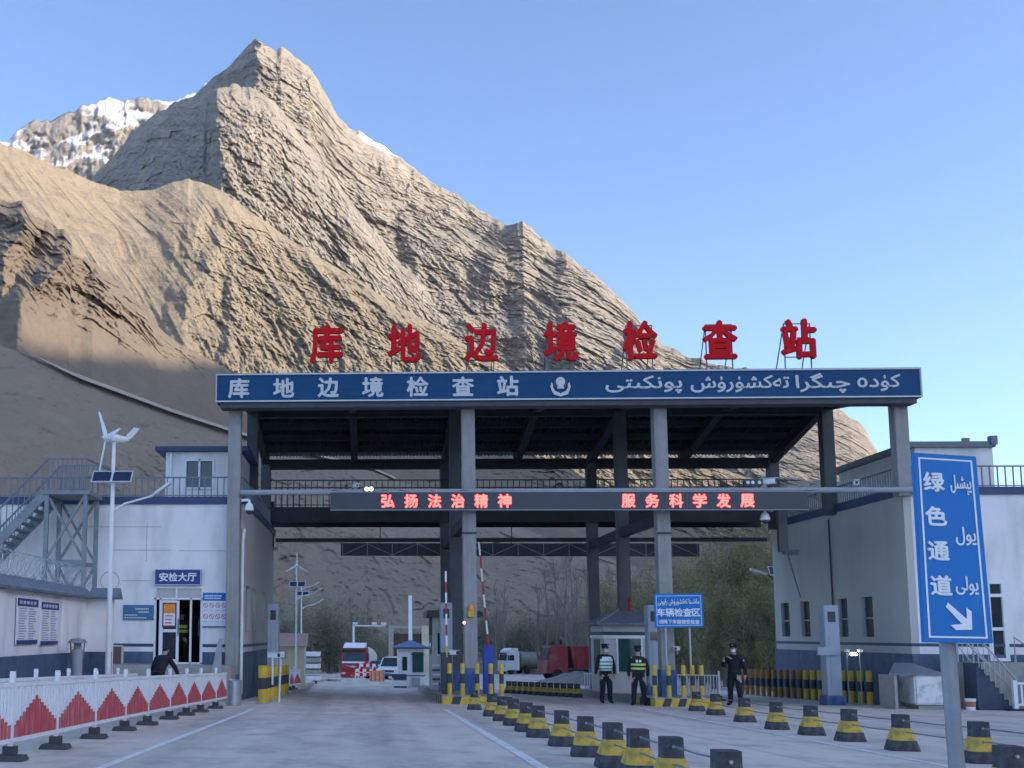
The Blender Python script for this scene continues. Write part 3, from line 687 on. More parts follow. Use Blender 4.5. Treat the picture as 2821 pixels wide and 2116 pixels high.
mb.box((LX+0.004,40.9,1.74), (0.012,11.4,0.10)); mb.build('wall_stripe', M_navy, bl)
mb = MB(o)
for a, b in ((-17,-7.08),(-5.45,LX+0.012)): mb.box(((a+b)/2,WY-0.012,0.72), (b-a,0.03,1.62))
mb.box((LX+0.012,40.9,0.62), (0.03,11.4,1.82)); mb.build('plinth', M_plinth, bl)
mb = MB(o); railing(mb, (-17,WY+0.05,6.67), (LX-0.05,WY+0.05,6.67), 0.66, 60, mid=False); mb.build('roof_railing', M_rail, bl)
mb = MB(o); railing(mb, (LX-0.05,WY+0.1,6.67), (LX-0.05,46.4,6.67), 0.66, 50, mid=False); mb.build('roof_railing', M_rail, bl)
MB(o).tube([(LX-0.02,WY-0.09,0.2),(LX-0.02,WY-0.09,5.2),(LX+0.02,WY-0.05,5.6)], 0.055, 8).build('downpipe', M_wpaint, bl, smooth=True)
for z, x0, x1 in ((5.66,-9.6,-6.9),(4.88,-8.6,-6.6),(4.86,-6.3,-4.4),(3.86,-8.2,-7.2),(5.15,-7.4,-7.38)):
    MB(o).box(((x0+x1)/2,WY-0.001,z), (x1-x0 if x1-x0 > 0.1 else 0.012,0.006,0.016 if x1-x0 > 0.1 else 1.3)).build('render_joint', M_joint, bl)
# entrance: frame, beige transom, a closed leaf with a poster, an open leaf
fr = MB(o)
for x in (-7.05,-6.88,-5.86,-5.48): fr.box((x,WY+0.03,2.22), (0.06,0.10,2.16))
for z in (1.16,3.27,3.64): fr.box((-6.265,WY+0.03,z), (1.63,0.10,0.06))
for x in (-7.05,-6.35,-5.48): fr.box((x,WY+0.03,3.45), (0.06,0.098,0.38))
door = fr.build('door_frame', M_wpaint, bl)
MB(o).box((-6.265,WY+0.05,3.45), (1.5,0.03,0.34)).build('transom', M_beige, door)
lf = MB(o)
for x in (-6.83,-6.29): lf.box((x,WY,2.2), (0.09,0.06,2.02))
for z in (1.24,2.22,3.17): lf.box((-6.56,WY,z), (0.46,0.06,0.10))
lf = lf.build('door_leaf', M_wpaint, bl)
MB(o).box((-6.56,WY+0.01,2.2), (0.46,0.02,1.9)).build('door_glass', M_glass, lf)
MB(o).tube([(-6.26,WY-0.08,2.05),(-6.26,WY-0.08,2.6)], 0.018, 6).build('door_handle', M_dk, lf)
lf = MB(o)
for y in (WY+0.12,WY+0.62): lf.box((-5.53,y,2.2), (0.06,0.08,2.02))
for z in (1.24,2.22,3.17): lf.box((-5.53,WY+0.37,z), (0.06,0.44,0.10))
lf = lf.build('door_leaf', M_wpaint, bl); MB(o).box((-5.53,WY+0.37,2.2), (0.02,0.44,1.9)).build('door_glass', M_glass, lf)
MB(o).tube([(-5.60,WY+0.02,2.05),(-5.60,WY+0.02,2.6)], 0.018, 6).build('door_handle', M_dk, lf)
# low service hatch
ht = MB(o).box((-8.38,WY-0.03,1.42), (0.50,0.06,0.52)).build('service_hatch', mat('rust_brown', (0.16,0.09,0.075), 0.8, var=0.2), bl)
mb = MB(o)
for x in (-8.66,-8.10): mb.box((x,WY-0.04,1.42), (0.07,0.08,0.6))
mb.box((-8.38,WY-0.04,1.71), (0.5,0.08,0.06)); mb.build('hatch_frame', M_beige, ht)
ld = thing('entrance_landing', 'grey concrete landing with steps in front of the open entrance door', 'steps', (-7.2, 34.0, 0)); o2 = ld.location
MB(o2).box((-7.3,34.45,0.5), (6.0,1.45,1.26)).build('landing', M_stepc, ld)
for k in range(5): MB(o2).box((-6.3,33.6-k*0.28,0.92-k*0.2-0.3), (2.2,0.28,0.6)).build('step', M_stepc, ld)
MB(o2).prism([(-4.62,33.6,0.3),(-5.05,33.6,0.3),(-4.70,33.6,1.98),(-4.60,33.6,1.98)], (0,0.12,0)).build('side_panel', M_grey, ld)

# wall-mounted signs
def flat_sign(name, label, cat, x0, x1, z0, z1, y, face, th=0.06, rim=None, **k):
    t = thing(name, label, cat, ((x0+x1)/2, y, z0)); o = t.location
    MB(o).box(((x0+x1)/2,y+th/2,(z0+z1)/2), (x1-x0,th,z1-z0)).build('board', face, t, bevel=0.006)
    if rim:
        mb = MB(o); w = rim[1]; i = rim[2]
        for z in (z0+i, z1-i): mb.box(((x0+x1)/2,y-0.002,z), (x1-x0-2*i+w,0.008,w))
        for x in (x0+i, x1-i): mb.box((x,y-0.002,(z0+z1)/2), (w,0.0078,z1-z0-2*i-w))
        mb.build('border', rim[0], t)
    return t
t = flat_sign('hall_sign', 'dark blue sign with four white characters above the hall entrance', 'sign', -7.07,-5.52,3.72,4.24, WY-0.14, M_dsign, 0.12, (M_alu,0.02,0.01))
for k, ch in enumerate('安检大厅'):
    mb = MB(t.location); put_text(mb, ch, (-6.295+(k-1.5)*0.315,WY-0.143,3.98), 0.30, bold=0.03, ext=0.004, fit=0.29); mb.build('character', M_paper, t)
def strokes(mb, x0, x1, z0, z1, y, rows, m, seed, ux=(1,0,0), org=None, fill=0.55):
    r = random.Random(seed); h = (z1-z0)/rows                      # lines of print too small to read: rows of short dashes
    for i in range(rows):
        x = x0; z = z1-(i+0.5)*h; end = x0+(x1-x0)*r.uniform(0.7,1.0)
        while x < end:
            w = r.uniform(0.02,0.05)*(x1-x0)/0.6
            mb.box((x+w/2,y,z), (w,0.004,h*fill), 0, m); x += w*1.35
t = flat_sign('wall_plaque', 'blue rectangular notice plate with pale lines of text left of the door', 'sign', -8.12,-7.10,2.56,3.06, WY-0.05, mat('plaque_blue', (0.05,0.16,0.30), 0.35, var=0.2, scale=1.2), 0.04)
for i_, a_ in enumerate(((-7.7,-7.16,2.88,2.98),(-7.6,-7.16,2.78,2.87),(-8.06,-7.6,2.69,2.76),(-8.06,-7.3,2.60,2.67))): mb = MB(t.location); strokes(mb,*a_,WY-0.053,1,0,3+i_); mb.build('print_line', M_alu, t)
t = flat_sign('prohibition_poster', 'white poster with rows of red circled prohibition icons under a blue heading', 'poster', -5.46,-4.66,2.34,3.48, WY-0.05, M_paper, 0.03)
MB(t.location).box((-5.06,WY-0.056,3.34), (0.80,0.006,0.26)).build('heading', M_sign, t)
MB(t.location).box((-5.06,WY-0.056,2.355), (0.80,0.006,0.04)).build('footer', M_dsign, t)
mb = MB(t.location); strokes(mb,-5.40,-4.75,3.25,3.41,WY-0.061,2,0,9); mb.build('heading_print', M_paper, t)
for r_ in range(2):
    for c_ in range(4):
        x, z = -5.36+c_*0.2, 3.06-r_*0.37; mb = MB(t.location)
        ring = [(math.cos(a), math.sin(a)) for a in np.linspace(0, 2*math.pi, 19)]
        for (a, b), (c, d) in zip(ring, ring[1:]): mb.quad((x+a*0.08,WY-0.054,z+b*0.08),(x+c*0.08,WY-0.054,z+d*0.08),(x+c*0.062,WY-0.054,z+d*0.062),(x+a*0.062,WY-0.054,z+b*0.062))
        mb.bar((x-0.05,WY-0.0555,z+0.05),(x+0.05,WY-0.0555,z-0.05),0.003,0.018); mb.build('icon', M_redp, t)
mb = MB(t.location)
for r_ in range(2):
    for c_ in range(4): strokes(mb,-5.43+c_*0.2,-5.30+c_*0.2,2.88-r_*0.37,2.91-r_*0.37,WY-0.054,1,0,20+c_+4*r_)
mb.build('captions', M_grey, t)
t = flat_sign('door_poster', 'small poster with orange head and dark red border on the glass door leaf', 'poster', -6.80,-6.33,2.33,3.14, WY-0.055, mat('poster_maroon', (0.20,0.03,0.04), 0.5, var=0.1), 0.015)
MB(t.location).box((-6.565,WY-0.059,2.94), (0.38,0.006,0.30)).build('heading', M_orange, t)
MB(t.location).box((-6.565,WY-0.059,2.59), (0.38,0.006,0.40)).build('sheet', M_paper, t)
mb = MB(t.location); strokes(mb,-6.70,-6.42,2.42,2.76,WY-0.064,3,0,5,fill=0.4); mb.build('print', M_redp, t)

# rooftop cabin
t = thing('rooftop_cabin', 'small white cabin with navy roof and sliding window on the left building roof', 'cabin', (-5.9, 38, 6.67)); o = t.location
mb = MB(o); wall_with_openings(mb, -7.15,-4.5,6.4,8.50,37.0,0.15,[(-6.44,-5.45,7.2,8.2)]); mb.build('front_wall', M_white, t)
mb = MB(o); mb.box((-7.075,38.6,7.45), (0.15,2.9,2.1)); mb.box((-4.575,38.6,7.45), (0.15,2.9,2.1)); mb.box((-5.825,40.0,7.45), (2.65,0.15,2.1)); mb.build('walls', M_white, t)
MB(o).box((-5.85,38.5,8.585), (3.3,3.5,0.16)).build('roof', M_navy, t, bevel=0.01)
MB(o).tube([(-6.95,36.93,6.7),(-6.95,36.93,8.48)], 0.035, 8).build('downpipe', M_wpaint, t)
mb = MB(o)
for x in (-6.44,-5.945,-5.45): mb.box((x,36.99,7.7), (0.07,0.09,1.07))
for z in (7.2,8.2): mb.box((-5.945,36.99,z), (0.92,0.09,0.07))
w = mb.build('window', M_wpaint, t); MB(o).box((-5.945,37.06,7.7), (0.95,0.02,0.95)).build('window_glass', M_glass, w)

# steel stair tower
t = thing('stair_tower', 'grey steel stair tower with crossed braces climbing to the left building roof', 'staircase', (-9.6, 34.2, 0)); o = t.location
xa, xb, ya, yb, zl = -10.25, -9.0, 33.35, 34.75, 6.62
for x in (xa, xb):
    for y in (ya, yb): MB(o).box((x,y,zl/2), (0.13,0.13,zl)).build('post', M_stair, t)
MB(o).box(((xa+xb)/2,(ya+yb)/2,zl-0.05), (xb-xa+0.3,yb-ya+0.2,0.12)).build('landing', M_stair, t)
for z in (0.6, 2.05, 4.35):
    for y in (ya, yb): MB(o).bar((xa,y,z), (xb,y,z), 0.09, 0.14).build('cross_beam', M_stair, t)
for z0, z1 in ((0.7,2.0),(2.1,4.3),(4.4,6.5)):
    for y in (ya, yb):
        MB(o).bar((xa,y-0.03,z0), (xb,y-0.03,z1), 0.06, 0.08).build('brace', M_stair, t); MB(o).bar((xa,y+0.03,z1), (xb,y+0.03,z0), 0.06, 0.08).build('brace', M_stair, t)
for y in (ya, yb): MB(o).bar((xa-0.05,y,zl-0.05), (xa-5.6,y,zl-5.9), 0.08, 0.28).build('stringer', M_stair, t)
for k in range(28):
    f = (k+0.5)/28; MB(o).box((xa-0.05-5.5*f,(ya+yb)/2,zl-0.1-5.8*f+0.05), (0.27,yb-ya,0.04)).build('tread', M_stair, t)
for y in (ya, yb):
    mb = MB(o)
    railing(mb, (xa,y,zl), (xb,y,zl), 1.05, 8, mid=False); mb.bar((xa,y,zl+1.05), (xa-5.6,y,zl-4.8), 0.05, 0.05)
    for k in range(1, 30):
        f = k/30; mb.bar((xa-5.6*f,y,zl-5.85*f), (xa-5.6*f,y,zl-5.85*f+1.05), 0.025, 0.025)
    mb.build('railing', M_rail, t)
mb = MB(o); mb.bar((xb,ya,zl+1.05), (xb+0.75,yb,zl+0.72), 0.05, 0.05); mb.bar((xb,ya,zl+0.5), (xb+0.75,yb,zl+0.2), 0.03, 0.03); mb.build('end_rail', M_rail, t)

# perimeter wall with tile coping
PW = -8.05
cz = at(206, 1650, 30.3).z; ct = cz+0.12
t = thing('perimeter_wall', 'white perimeter wall with grey tile coping and dark plinth at the far left', 'wall', (PW, 25, 0)); o = t.location
def sl(mb, x0, x1, y0, y1, z0, z1, m=0):
    mb.add([(x0,y0,z0(y0)),(x1,y0,z0(y0)),(x1,y1,z0(y1)),(x0,y1,z0(y1)),(x0,y0,z1(y0)),(x1,y0,z1(y0)),(x1,y1,z1(y1)),(x0,y1,z1(y1))], [(0,1,2,3),(4,5,6,7),(0,1,5,4),(1,2,6,5),(2,3,7,6),(3,0,4,7)], m)
pz = at(206, 1795, 30.3).z
mb = MB(o); mb.box((PW-0.12,24.15,(cz+0.2)/2), (0.24,12.3,cz-0.2)); mb.box((PW+0.36,30.42,(cz+0.2)/2), (0.76,0.24,cz-0.2)); mb.build('wall', M_white, t)
for y in (20.6,23.1,25.6,28.1): MB(o).box((PW+0.005,y,cz/2+0.1), (0.05,0.5,cz-0.25)).build('pier', M_white, t)
mb = MB(o); mb.box((PW,24.1,(pz+0.1)/2), (0.30,12.2,pz-0.1)); mb.box((PW+0.40,30.28,(pz+0.1)/2), (0.72,0.06,pz-0.1)); mb.build('plinth', M_plinth, t)
for k in range(13):
    y0 = 18.3+k*0.93
    mb = MB(o); mb.prism([(PW-0.42,y0,cz+0.0),(PW+0.2,y0,cz+0.0),(PW+0.22,y0,cz+0.06),(PW-0.10,y0,cz+0.34),(PW-0.44,y0,cz+0.06)], (0,0.915,0)); mb.build('coping_tile', M_tile, t)
mb = MB(o); mb.prism([(PW+0.1,30.05,cz+0.0),(PW+0.1,30.7,cz+0.0),(PW+0.1,30.4,cz+0.32),(PW+0.1,30.03,cz+0.06)], (0.85,0,0)); mb.build('coping_tile', M_tile, t)
for (x0, y0, x1, y1), lab in zip(((127,362,272,715),(308,390,430,720)), ('left', 'right')):
    a, b = atX(*q('B',x0,y0), PW+0.03), atX(*q('B',x1,y1), PW+0.03)
    c = atX(*q('B',x0,y1), PW+0.03); zt = atX(*q('B',(x0+x1)/2,y0+8), PW+0.03).z; zb = atX(*q('B',(x0+x1)/2-15,y1), PW+0.03).z
    tt = thing('notice_board', f'tall white notice board with blue head on the perimeter wall, {lab} of the pair', 'notice board', (PW+0.03, a.y, zb), 0, 'notice boards on the perimeter wall')
    oo = tt.location; ym, yw = (a.y+b.y)/2, b.y-a.y; h = zt-zb
    MB(oo).box((PW+0.045,ym,(zt+zb)/2), (0.03,yw,h)).build('board', M_paper, tt)
    MB(oo).box((PW+0.064,ym,zt-h*0.085), (0.008,yw,h*0.17)).build('heading', M_dsign, tt)
    MB(oo).box((PW+0.064,ym,zb+h*0.045), (0.008,yw,h*0.09)).build('footer', M_dsign, tt)
    r = random.Random(len(lab))
    for k in range(13):
        z = zb+h*(0.12+0.055*k); mb = MB(oo)
        for (u, v) in ((0.08,0.46),(0.54,0.92)):
            w = (v-u)*yw*r.uniform(0.6,1.0); mb.box((PW+0.063,a.y+u*yw+w/2,z), (0.005,w,h*0.022))
        mb.build('print_line', M_grey, tt)
    mb = MB(oo)
    for k in range(5): mb.box((PW+0.07,a.y+yw*(0.14+0.17*k),zt-h*0.085), (0.005,yw*0.11,h*0.07))
    mb.build('heading_print', M_alu, tt)
t = thing('razor_wire', 'coiled razor wire along the top of the perimeter wall', 'razor wire', (PW-0.1, 24, cz+0.3)); mb = MB(t.location)
pts = []
for k in range(34*14):
    a = 2*math.pi*k/14; pts.append((PW-0.1+0.30*math.cos(a)+0.03*math.sin(k*0.7), 18.5+k*0.0245, cz+0.60+0.30*math.sin(a)))
mb.tube(pts, 0.009, 4)
for k in range(0, len(pts), 3):
    p = Vector(pts[k]); mb.bar(p+Vector((0,-0.03,-0.02)), p+Vector((0,0.03,0.02)), 0.012, 0.003)
mb.build('coil', M_steel, t)
mb = MB(t.location); mb.tube([(PW+0.62+0.27*math.cos(a),30.4,cz+0.52+0.27*math.sin(a)) for a in np.linspace(0,2*math.pi,25)], 0.014, 5); mb.build('end_loop', M_steel, t)
# strip of grass and the hooded bin by the wall
mb = MB(); r = random.Random(4)
for k in range(2600):
    x, y = r.uniform(PW+0.18,-6.6), r.uniform(19,30.1); h = r.uniform(0.05,0.16); a = r.uniform(0,6.28); z = gz(y)+0.0
    dx, dy = math.cos(a)*0.012, math.sin(a)*0.012; b = r.uniform(-0.04,0.04)
    mb.add([(x-dx,y-dy,z),(x+dx,y+dy,z),(x+b,y+b,z+h)], [(0,1,2)])
mb.build('grass', M_grass, label='strip of short grass at the foot of the perimeter wall', kind='stuff')
p = at(*q('B',585,905), 27.5)
t = thing('hooded_bin', 'grey hooded pedestal bin in front of the perimeter wall end', 'bin', (p.x, 27.5, gz(27.5))); h = at(*q('B',585,670), 27.5).z-gz(27.5)
MB().lathe([(0.17,0.0),(0.17,0.06),(0.14,0.08),(0.14,h-0.28)], 14).build('body', M_grey, t, smooth=True)
MB().lathe([(0.10,h-0.28),(0.10,h-0.1),(0.26,h-0.12),(0.20,h-0.03),(0.03,h)], 14).build('hood', M_stair, t, smooth=True)
mb = MB()
for s_ in (-1,1): mb.bar((s_*0.15,0,h-0.5), (s_*0.19,0,h-0.08), 0.03, 0.03)
mb.build('bracket', M_stair, t)

# wind and solar street lamps
def hybrid_lamp(name, label, x, y, z0, H, s=1.0, yaw=0.0, group=None, arm=1, turb=True, blade0=0.0, tail=True):
    t = thing(name, label, 'street lamp', (x, y, z0), 0, group)
    MB().lathe([(0.14*s,0),(0.14*s,0.03),(0.085*s,0.04),(0.05*s,H)], 12).build('pole', M_wpaint, t, smooth=True)
    if turb:
        hb = Vector((0,0,H+0.12))
        mb = MB(); mb.lathe([(0.045*s,H-0.02),(0.06*s,H+0.05)], 10)
        d = Vector((math.sin(yaw), -math.cos(yaw), 0)); sd = Vector((d.y,-d.x,0))
        prof = [(-0.42,0.03),(-0.30,0.09),(-0.05,0.13),(0.2,0.11),(0.32,0.05),(0.36,0.01)]
        mb.tube([hb+d*(a*s) for a, _ in prof], [r_*s for _, r_ in prof], 10)
        nac = mb.build('nacelle', M_wpaint, t, smooth=True)
        for k in range(3):
            a = blade0+k*2*math.pi/3; v = sd*math.cos(a)+Vector((0,0,1))*math.sin(a); w = d.cross(v)
            c = hb+d*0.24*s; mb = MB(); L = 1.0*s; ch = [(0.03,0.05),(0.2,0.085),(0.55,0.06),(0.95,0.035),(1.0,0.015)]; vs = []
            for f, hw in ch:
                tw = 0.35*(1-f); ww = w*math.cos(tw)+d*math.sin(tw); nn = v.cross(ww)*0.014*s
                vs += [c+v*f*L-ww*hw*s+nn, c+v*f*L+ww*hw*s*0.7+nn, c+v*f*L+ww*hw*s*0.7-nn, c+v*f*L-ww*hw*s-nn]
            fs = [(0,1,2,3)]
            for i in range(len(ch)-1):
                for j in range(4): fs.append((i*4+j, i*4+(j+1)%4, i*4+4+(j+1)%4, i*4+4+j))
            fs.append((16,17,18,19)); mb.add(vs, fs); mb.build('blade', M_wpaint, nac)
        if tail:
            mb = MB(); b = hb-d*0.34*s; mb.prism([b+Vector((0,0,-0.02)), b-d*0.16*s+Vector((0,0,0.05)), b-d*0.42*s+Vector((0,0,0.36*s)), b-d*0.24*s+Vector((0,0,0.38*s)), b+Vector((0,0,0.10))], sd*0.02); mb.build('tail_fin', M_alu, nac)
    return t
def solar_panel(t, z, w, h, s=1.0, tilt=0.7, x=0.0):
    c, n = Vector((x,-0.12*s,z)), Vector((0,-math.sin(tilt),math.cos(tilt))); u = Vector((0,math.cos(tilt),math.sin(tilt)))
    mb = MB(); a = Vector((w/2,0,0)); b = u*h/2
    mb.prism([c-a-b, c+a-b, c+a+b, c-a+b], n*-0.03); fr = mb.build('panel_frame', M_alu, t)
    for s_ in (-1, 1):
        mb = MB(); cc = c+Vector((s_*w/4,0,0))+n*0.003; aa = Vector((w/4-0.03,0,0)); bb = u*(h/2-0.035)
        mb.prism([cc-aa-bb, cc+aa-bb, cc+aa+bb, cc-aa+bb], n*-0.004); mb.build('solar_cells', M_solar, fr)
    MB().bar((x,0,z-0.05), c-n*0.03, 0.06, 0.06).build('panel_bracket', M_alu, t)
def lamp_arm(t, z, d, s=1.0, up=0.35, lit=False):
    mb = MB(); dx = d
    mb.tube([(0.03*d,0,z),(0.35*dx*s,0,z+up*0.62*s),(1.15*dx*s,0,z+up*1.3*s)], 0.03*s, 8); a = mb.build('lamp_arm', M_wpaint, t, smooth=True)
    mb = MB(); p0 = Vector((1.13*dx*s,0,z+up*1.27*s)); v = Vector((d*0.55*s,0,0.42*up/0.35*s))
    mb.bar(p0, p0+v*0.25, 0.12*s, 0.05*s); mb.bar(p0+v*0.2, p0+v, 0.20*s, 0.07*s); mb.build('lamp_head', M_alu, a)
LY = 28.8; pb = at(297, 1850, LY); hubz = at(*q('A',820,300), LY).z
near_lamp = hybrid_lamp('wind_solar_lamp', 'tall white street lamp with wind turbine and solar panel before the left building', pb.x, LY, gz(LY), hubz-gz(LY)-0.12, 1.0, yaw=-0.95, blade0=3.05)
solar_panel(near_lamp, at(*q('A',810,592), LY).z-gz(LY), 1.12, 0.42, tilt=0.95)
lamp_arm(near_lamp, at(*q('A',830,850), LY).z-gz(LY), 1, 0.95, up=0.33)

M_foot = mat('rubber_foot', (0.065,0.065,0.07), 0.8, var=0.25, scale=6)
# white barrier fence with red pickets
def fence_panel(name, label, group, y, ln, x0, x1, red=True, proto=None):
    d = Vector((x1-x0, ln, gz(y+ln)-gz(y)))
    t = thing(name, label, 'barrier', (x0, y, gz(y)), 0, group)
    MB().box((0,0,0.58), (0.055,0.055,0.96)).build('post', M_wpaint, t)
    mb = MB(); mb.lathe([(0.03,0.97),(0.04,0.985),(0.04,1.03),(0.015,1.05)], 8); mb.build('post_cap', M_wpaint, t)
    b = MB().box((0,0,0.04), (0.40,0.26,0.06), 0, 0, 0.85).box((0,0,0.12), (0.15,0.13,0.11)).build('base', M_foot, t)
    for z in (0.24, 0.90): MB().bar(Vector((0,0,z))+d*0.02, Vector((0,0,z))+d*0.98, 0.045, 0.05).build('rail', M_wpaint, t)
    n = 15
    for k in range(n):
        f = (k+0.75)/(n+0.5); zr = 0.42+0.33*(1-abs(k-(n-1)/2)/((n-1)/2)) if red else 0
        p = d*f; pk = MB().box((p.x,p.y,p.z+(0.27+0.88)/2), (0.018,0.06,0.61)).build('picket', M_wpaint, t)
        if red: MB().box((p.x+0.011,p.y,p.z+(0.268+zr)/2), (0.016,0.070,zr-0.268)).build('red_sleeve', M_redp, pk)
    return t
FB = [(-4.26,8.9),(-4.28,10.85),(-4.28,12.8),(-4.26,14.62),(-4.26,16.7),(-4.24,18.7),(-4.20,20.45),(-4.18,22.6),(-4.12,24.35),(-4.06,26.05),(-4.0,28.2)]
for k, ((xa, ya), (xb, yb)) in enumerate(zip(FB, FB[1:]+[(-3.98,30.2)])):
    fence_panel('barrier_fence', f'white barrier panel with red picket peak, {nth(k)} of the roadside row counting from the camera', 'red and white barrier panels along the road', ya, yb-ya, xa, xb)
for k in range(7):
    y = 11.6+1.93*k
    fence_panel('barrier_fence', f'plain white barrier panel, {nth(k)} in the row behind the red picket row', 'plain white barrier panels behind the roadside row', y, 1.93, -5.43, -5.43, red=False)
# steel bin at the first column
p = gp(*q('B',1780,1183)); t = thing('steel_bin', 'cylindrical stainless steel bin at the foot of the leftmost gate column', 'bin', (p.x, p.y, gz(p.y)))
MB().lathe([(0.21,0),(0.21,0.04),(0.225,0.05),(0.225,0.66)], 20).build('body', M_steel, t, smooth=True)
MB().lathe([(0.235,0.66),(0.235,0.70),(0.19,0.72),(0.17,0.66)], 20).build('rim', M_steel, t, smooth=True)
# ------------------------------------------------------------------ right building and what stands by it
RX = 17.06
br = thing('guard_building', 'white building with blue plinth right of the gate behind the green lane sign', 'building', (20, WY, 0)); o = br.location
rw = []
for x0, x1 in ((362,425),(512,580),(795,868),(975,1062)):
    a, b = atX(*q('F',x0,480), RX), atX(*q('F',x1,480), RX); rw.append((min(a.y,b.y), max(a.y,b.y)))
rw.sort(); zl, zh = 2.18, 3.55
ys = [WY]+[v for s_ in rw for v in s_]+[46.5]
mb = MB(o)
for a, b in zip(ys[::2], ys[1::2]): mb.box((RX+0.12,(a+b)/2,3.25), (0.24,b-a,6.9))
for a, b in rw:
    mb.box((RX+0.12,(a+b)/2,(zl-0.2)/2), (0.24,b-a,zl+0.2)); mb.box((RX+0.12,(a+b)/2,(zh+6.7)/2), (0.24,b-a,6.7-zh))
mb.build('side_wall', M_wallshade, br)
for a, b in rw:
    w = MB(o).box((RX+0.14,(a+b)/2,(zl+zh)/2), (0.03,b-a,zh-zl)).build('window', M_glass, br)
    mb = MB(o); mb.box((RX+0.11,(a+b)/2,2.82), (0.04,b-a,0.05)); mb.box((RX+0.11,a+0.02,(zl+zh)/2), (0.04,0.04,zh-zl)); mb.box((RX+0.11,b-0.02,(zl+zh)/2), (0.04,0.04,zh-zl)); mb.build('window_frame', M_grey, w)
d0, d1 = at(*q('F',1935,520), WY), at(*q('F',2085,520), WY); dz0, dz1 = at(*q('F',2000,845), WY).z, at(*q('F',2000,235), WY).z
mb = MB(o); wall_with_openings(mb, RX+0.24, 34, -0.2, 6.7, WY, 0.24, [(d0.x,d1.x,dz0,dz1)]); mb.build('front_wall', M_white, br)
MB(o).box((25.5,46.4,3.2), (16.6,0.2,6.9)).build('rear_wall', M_white, br)
MB(o).box((25.6,40.9,6.6), (16.7,11.2,0.1)).build('roof_slab', M_stepc, br)
mb = MB(o); mb.box((25.5,WY-0.02,6.83), (17,0.10,0.25)); mb.box((RX-0.02,40.9,6.83), (0.10,11.5,0.25)); mb.build('parapet_band', M_grey if False else M_navy, br)
mb = MB(o); mb.box((25.6,WY-0.004,1.94), (17.1,0.012,0.10)); mb.box((RX-0.004,40.9,1.94), (0.012,11.4,0.10)); mb.build('wall_stripe', M_navy, br)
mb = MB(o); mb.box((25.6,WY-0.012,0.78), (17.1,0.03,1.75)); mb.box((RX-0.012,40.9,0.68), (0.03,11.4,1.95)); mb.build('plinth', M_plinth, br)
mb = MB(o); railing(mb, (RX+0.05,WY+0.1,6.95), (RX+0.05,46.4,6.95), 0.68, 62, mid=False); mb.build('roof_railing', M_rail, br)
mb = MB(o); railing(mb, (RX+0.1,WY+0.05,6.95), (34,WY+0.05,6.95), 0.68, 70, mid=False); mb.build('roof_railing', M_rail, br)
MB(o).tube([(RX-0.05,40.7,0.2),(RX-0.05,40.7,6.5)], 0.03, 6).build('conduit', M_dk, br)
mb = MB(o); fx0, fx1 = d0.x, d1.x
for x in (fx0+0.05, fx1-0.07): mb.box((x,WY+0.02,(dz0+dz1)/2), (0.12,0.1,dz1-dz0))
hz = dz1-dz0
for f in (0.02,0.40,0.82,0.985): mb.box(((fx0+fx1)/2,WY+0.02,dz0+hz*f), (fx1-fx0,0.098,0.10))
dr = mb.build('door_frame', M_wpaint, br); MB(o).box(((fx0+fx1)/2,WY+0.06,(dz0+dz1)/2), (fx1-fx0-0.1,0.02,hz-0.1)).build('door_glass', M_glass, dr)
wx0, wx1 = at(*q('F',1745,760), WY).x, at(*q('F',1900,760), WY).x
# steps up to the door, with side walls and handrails
t = thing('entrance_steps', 'grey stone steps with steel handrails up to the right building door', 'steps', (18.5, 34, 0)); o2 = t.location
sx0, sx1 = at(*q('F',1760,1000), 34.2).x, at(*q('F',2030,1225), 34.2).x
zt = dz0-0.03; n = 8; st_ = [(sx0-0.02,gz(34)-0.1),(sx0-0.02,zt)]
for k in range(n): st_ += [(sx0+(sx1-sx0)*(k+1)/n, zt*(1-k/n)), (sx0+(sx1-sx0)*(k+1)/n, zt*(1-(k+1)/n))]
st_ = st_[:-1]+[(sx1,gz(34)-0.1)]
MB(o2).prism([(x,33.5,z) for x, z in st_], (0,0.7,0)).build('flight', mat('step_side_navy', (0.06,0.075,0.11), 0.8, var=0.25, scale=3), t)
for k in range(n): MB(o2).box((sx0+(sx1-sx0)*(k+0.5)/n+0.01,33.85,zt*(1-k/n)+0.015), ((sx1-sx0)/n+0.03,0.74,0.03)).build('tread', M_stepc, t)
MB(o2).box(((sx0+21.2)/2,34.7,zt/2), (21.2-sx0,0.96,zt)).build('landing', M_stepc, t)
MB(o2).box(((sx1+21.2)/2+0.6,34.0,zt/2-0.03), (21.2-sx1-0.9,0.5,zt)).build('side_block', M_stepc, t)
for yy in (33.45, 34.3):
    mb = MB(o2); p0 = Vector((sx0-0.1,yy,zt+0.95)); p1 = Vector((sx1+0.1,yy,0.95))
    mb.tube([p0, p1, p1-Vector((0,0,0.95))], 0.025, 8); mb.tube([p0, p0-Vector((0,0,0.95))], 0.025, 8)
    mb.bar(p0-Vector((0,0,0.45)), p1-Vector((0,0,0.45)), 0.025, 0.025)
    for k in range(1, 8): c = p0+(p1-p0)*k/8; mb.bar(c, c-Vector((0,0,0.9)), 0.015, 0.015)
    mb.build('handrail', M_steel, t)
pr_ = at(*q('F',2135,660), 34.3); MB(o2).tube([(pr_.x,34.3,zt), (pr_.x,34.3,pr_.z), (pr_.x+1.2,34.3,pr_.z-0.9)], 0.03, 8).build('handrail', M_steel, t)
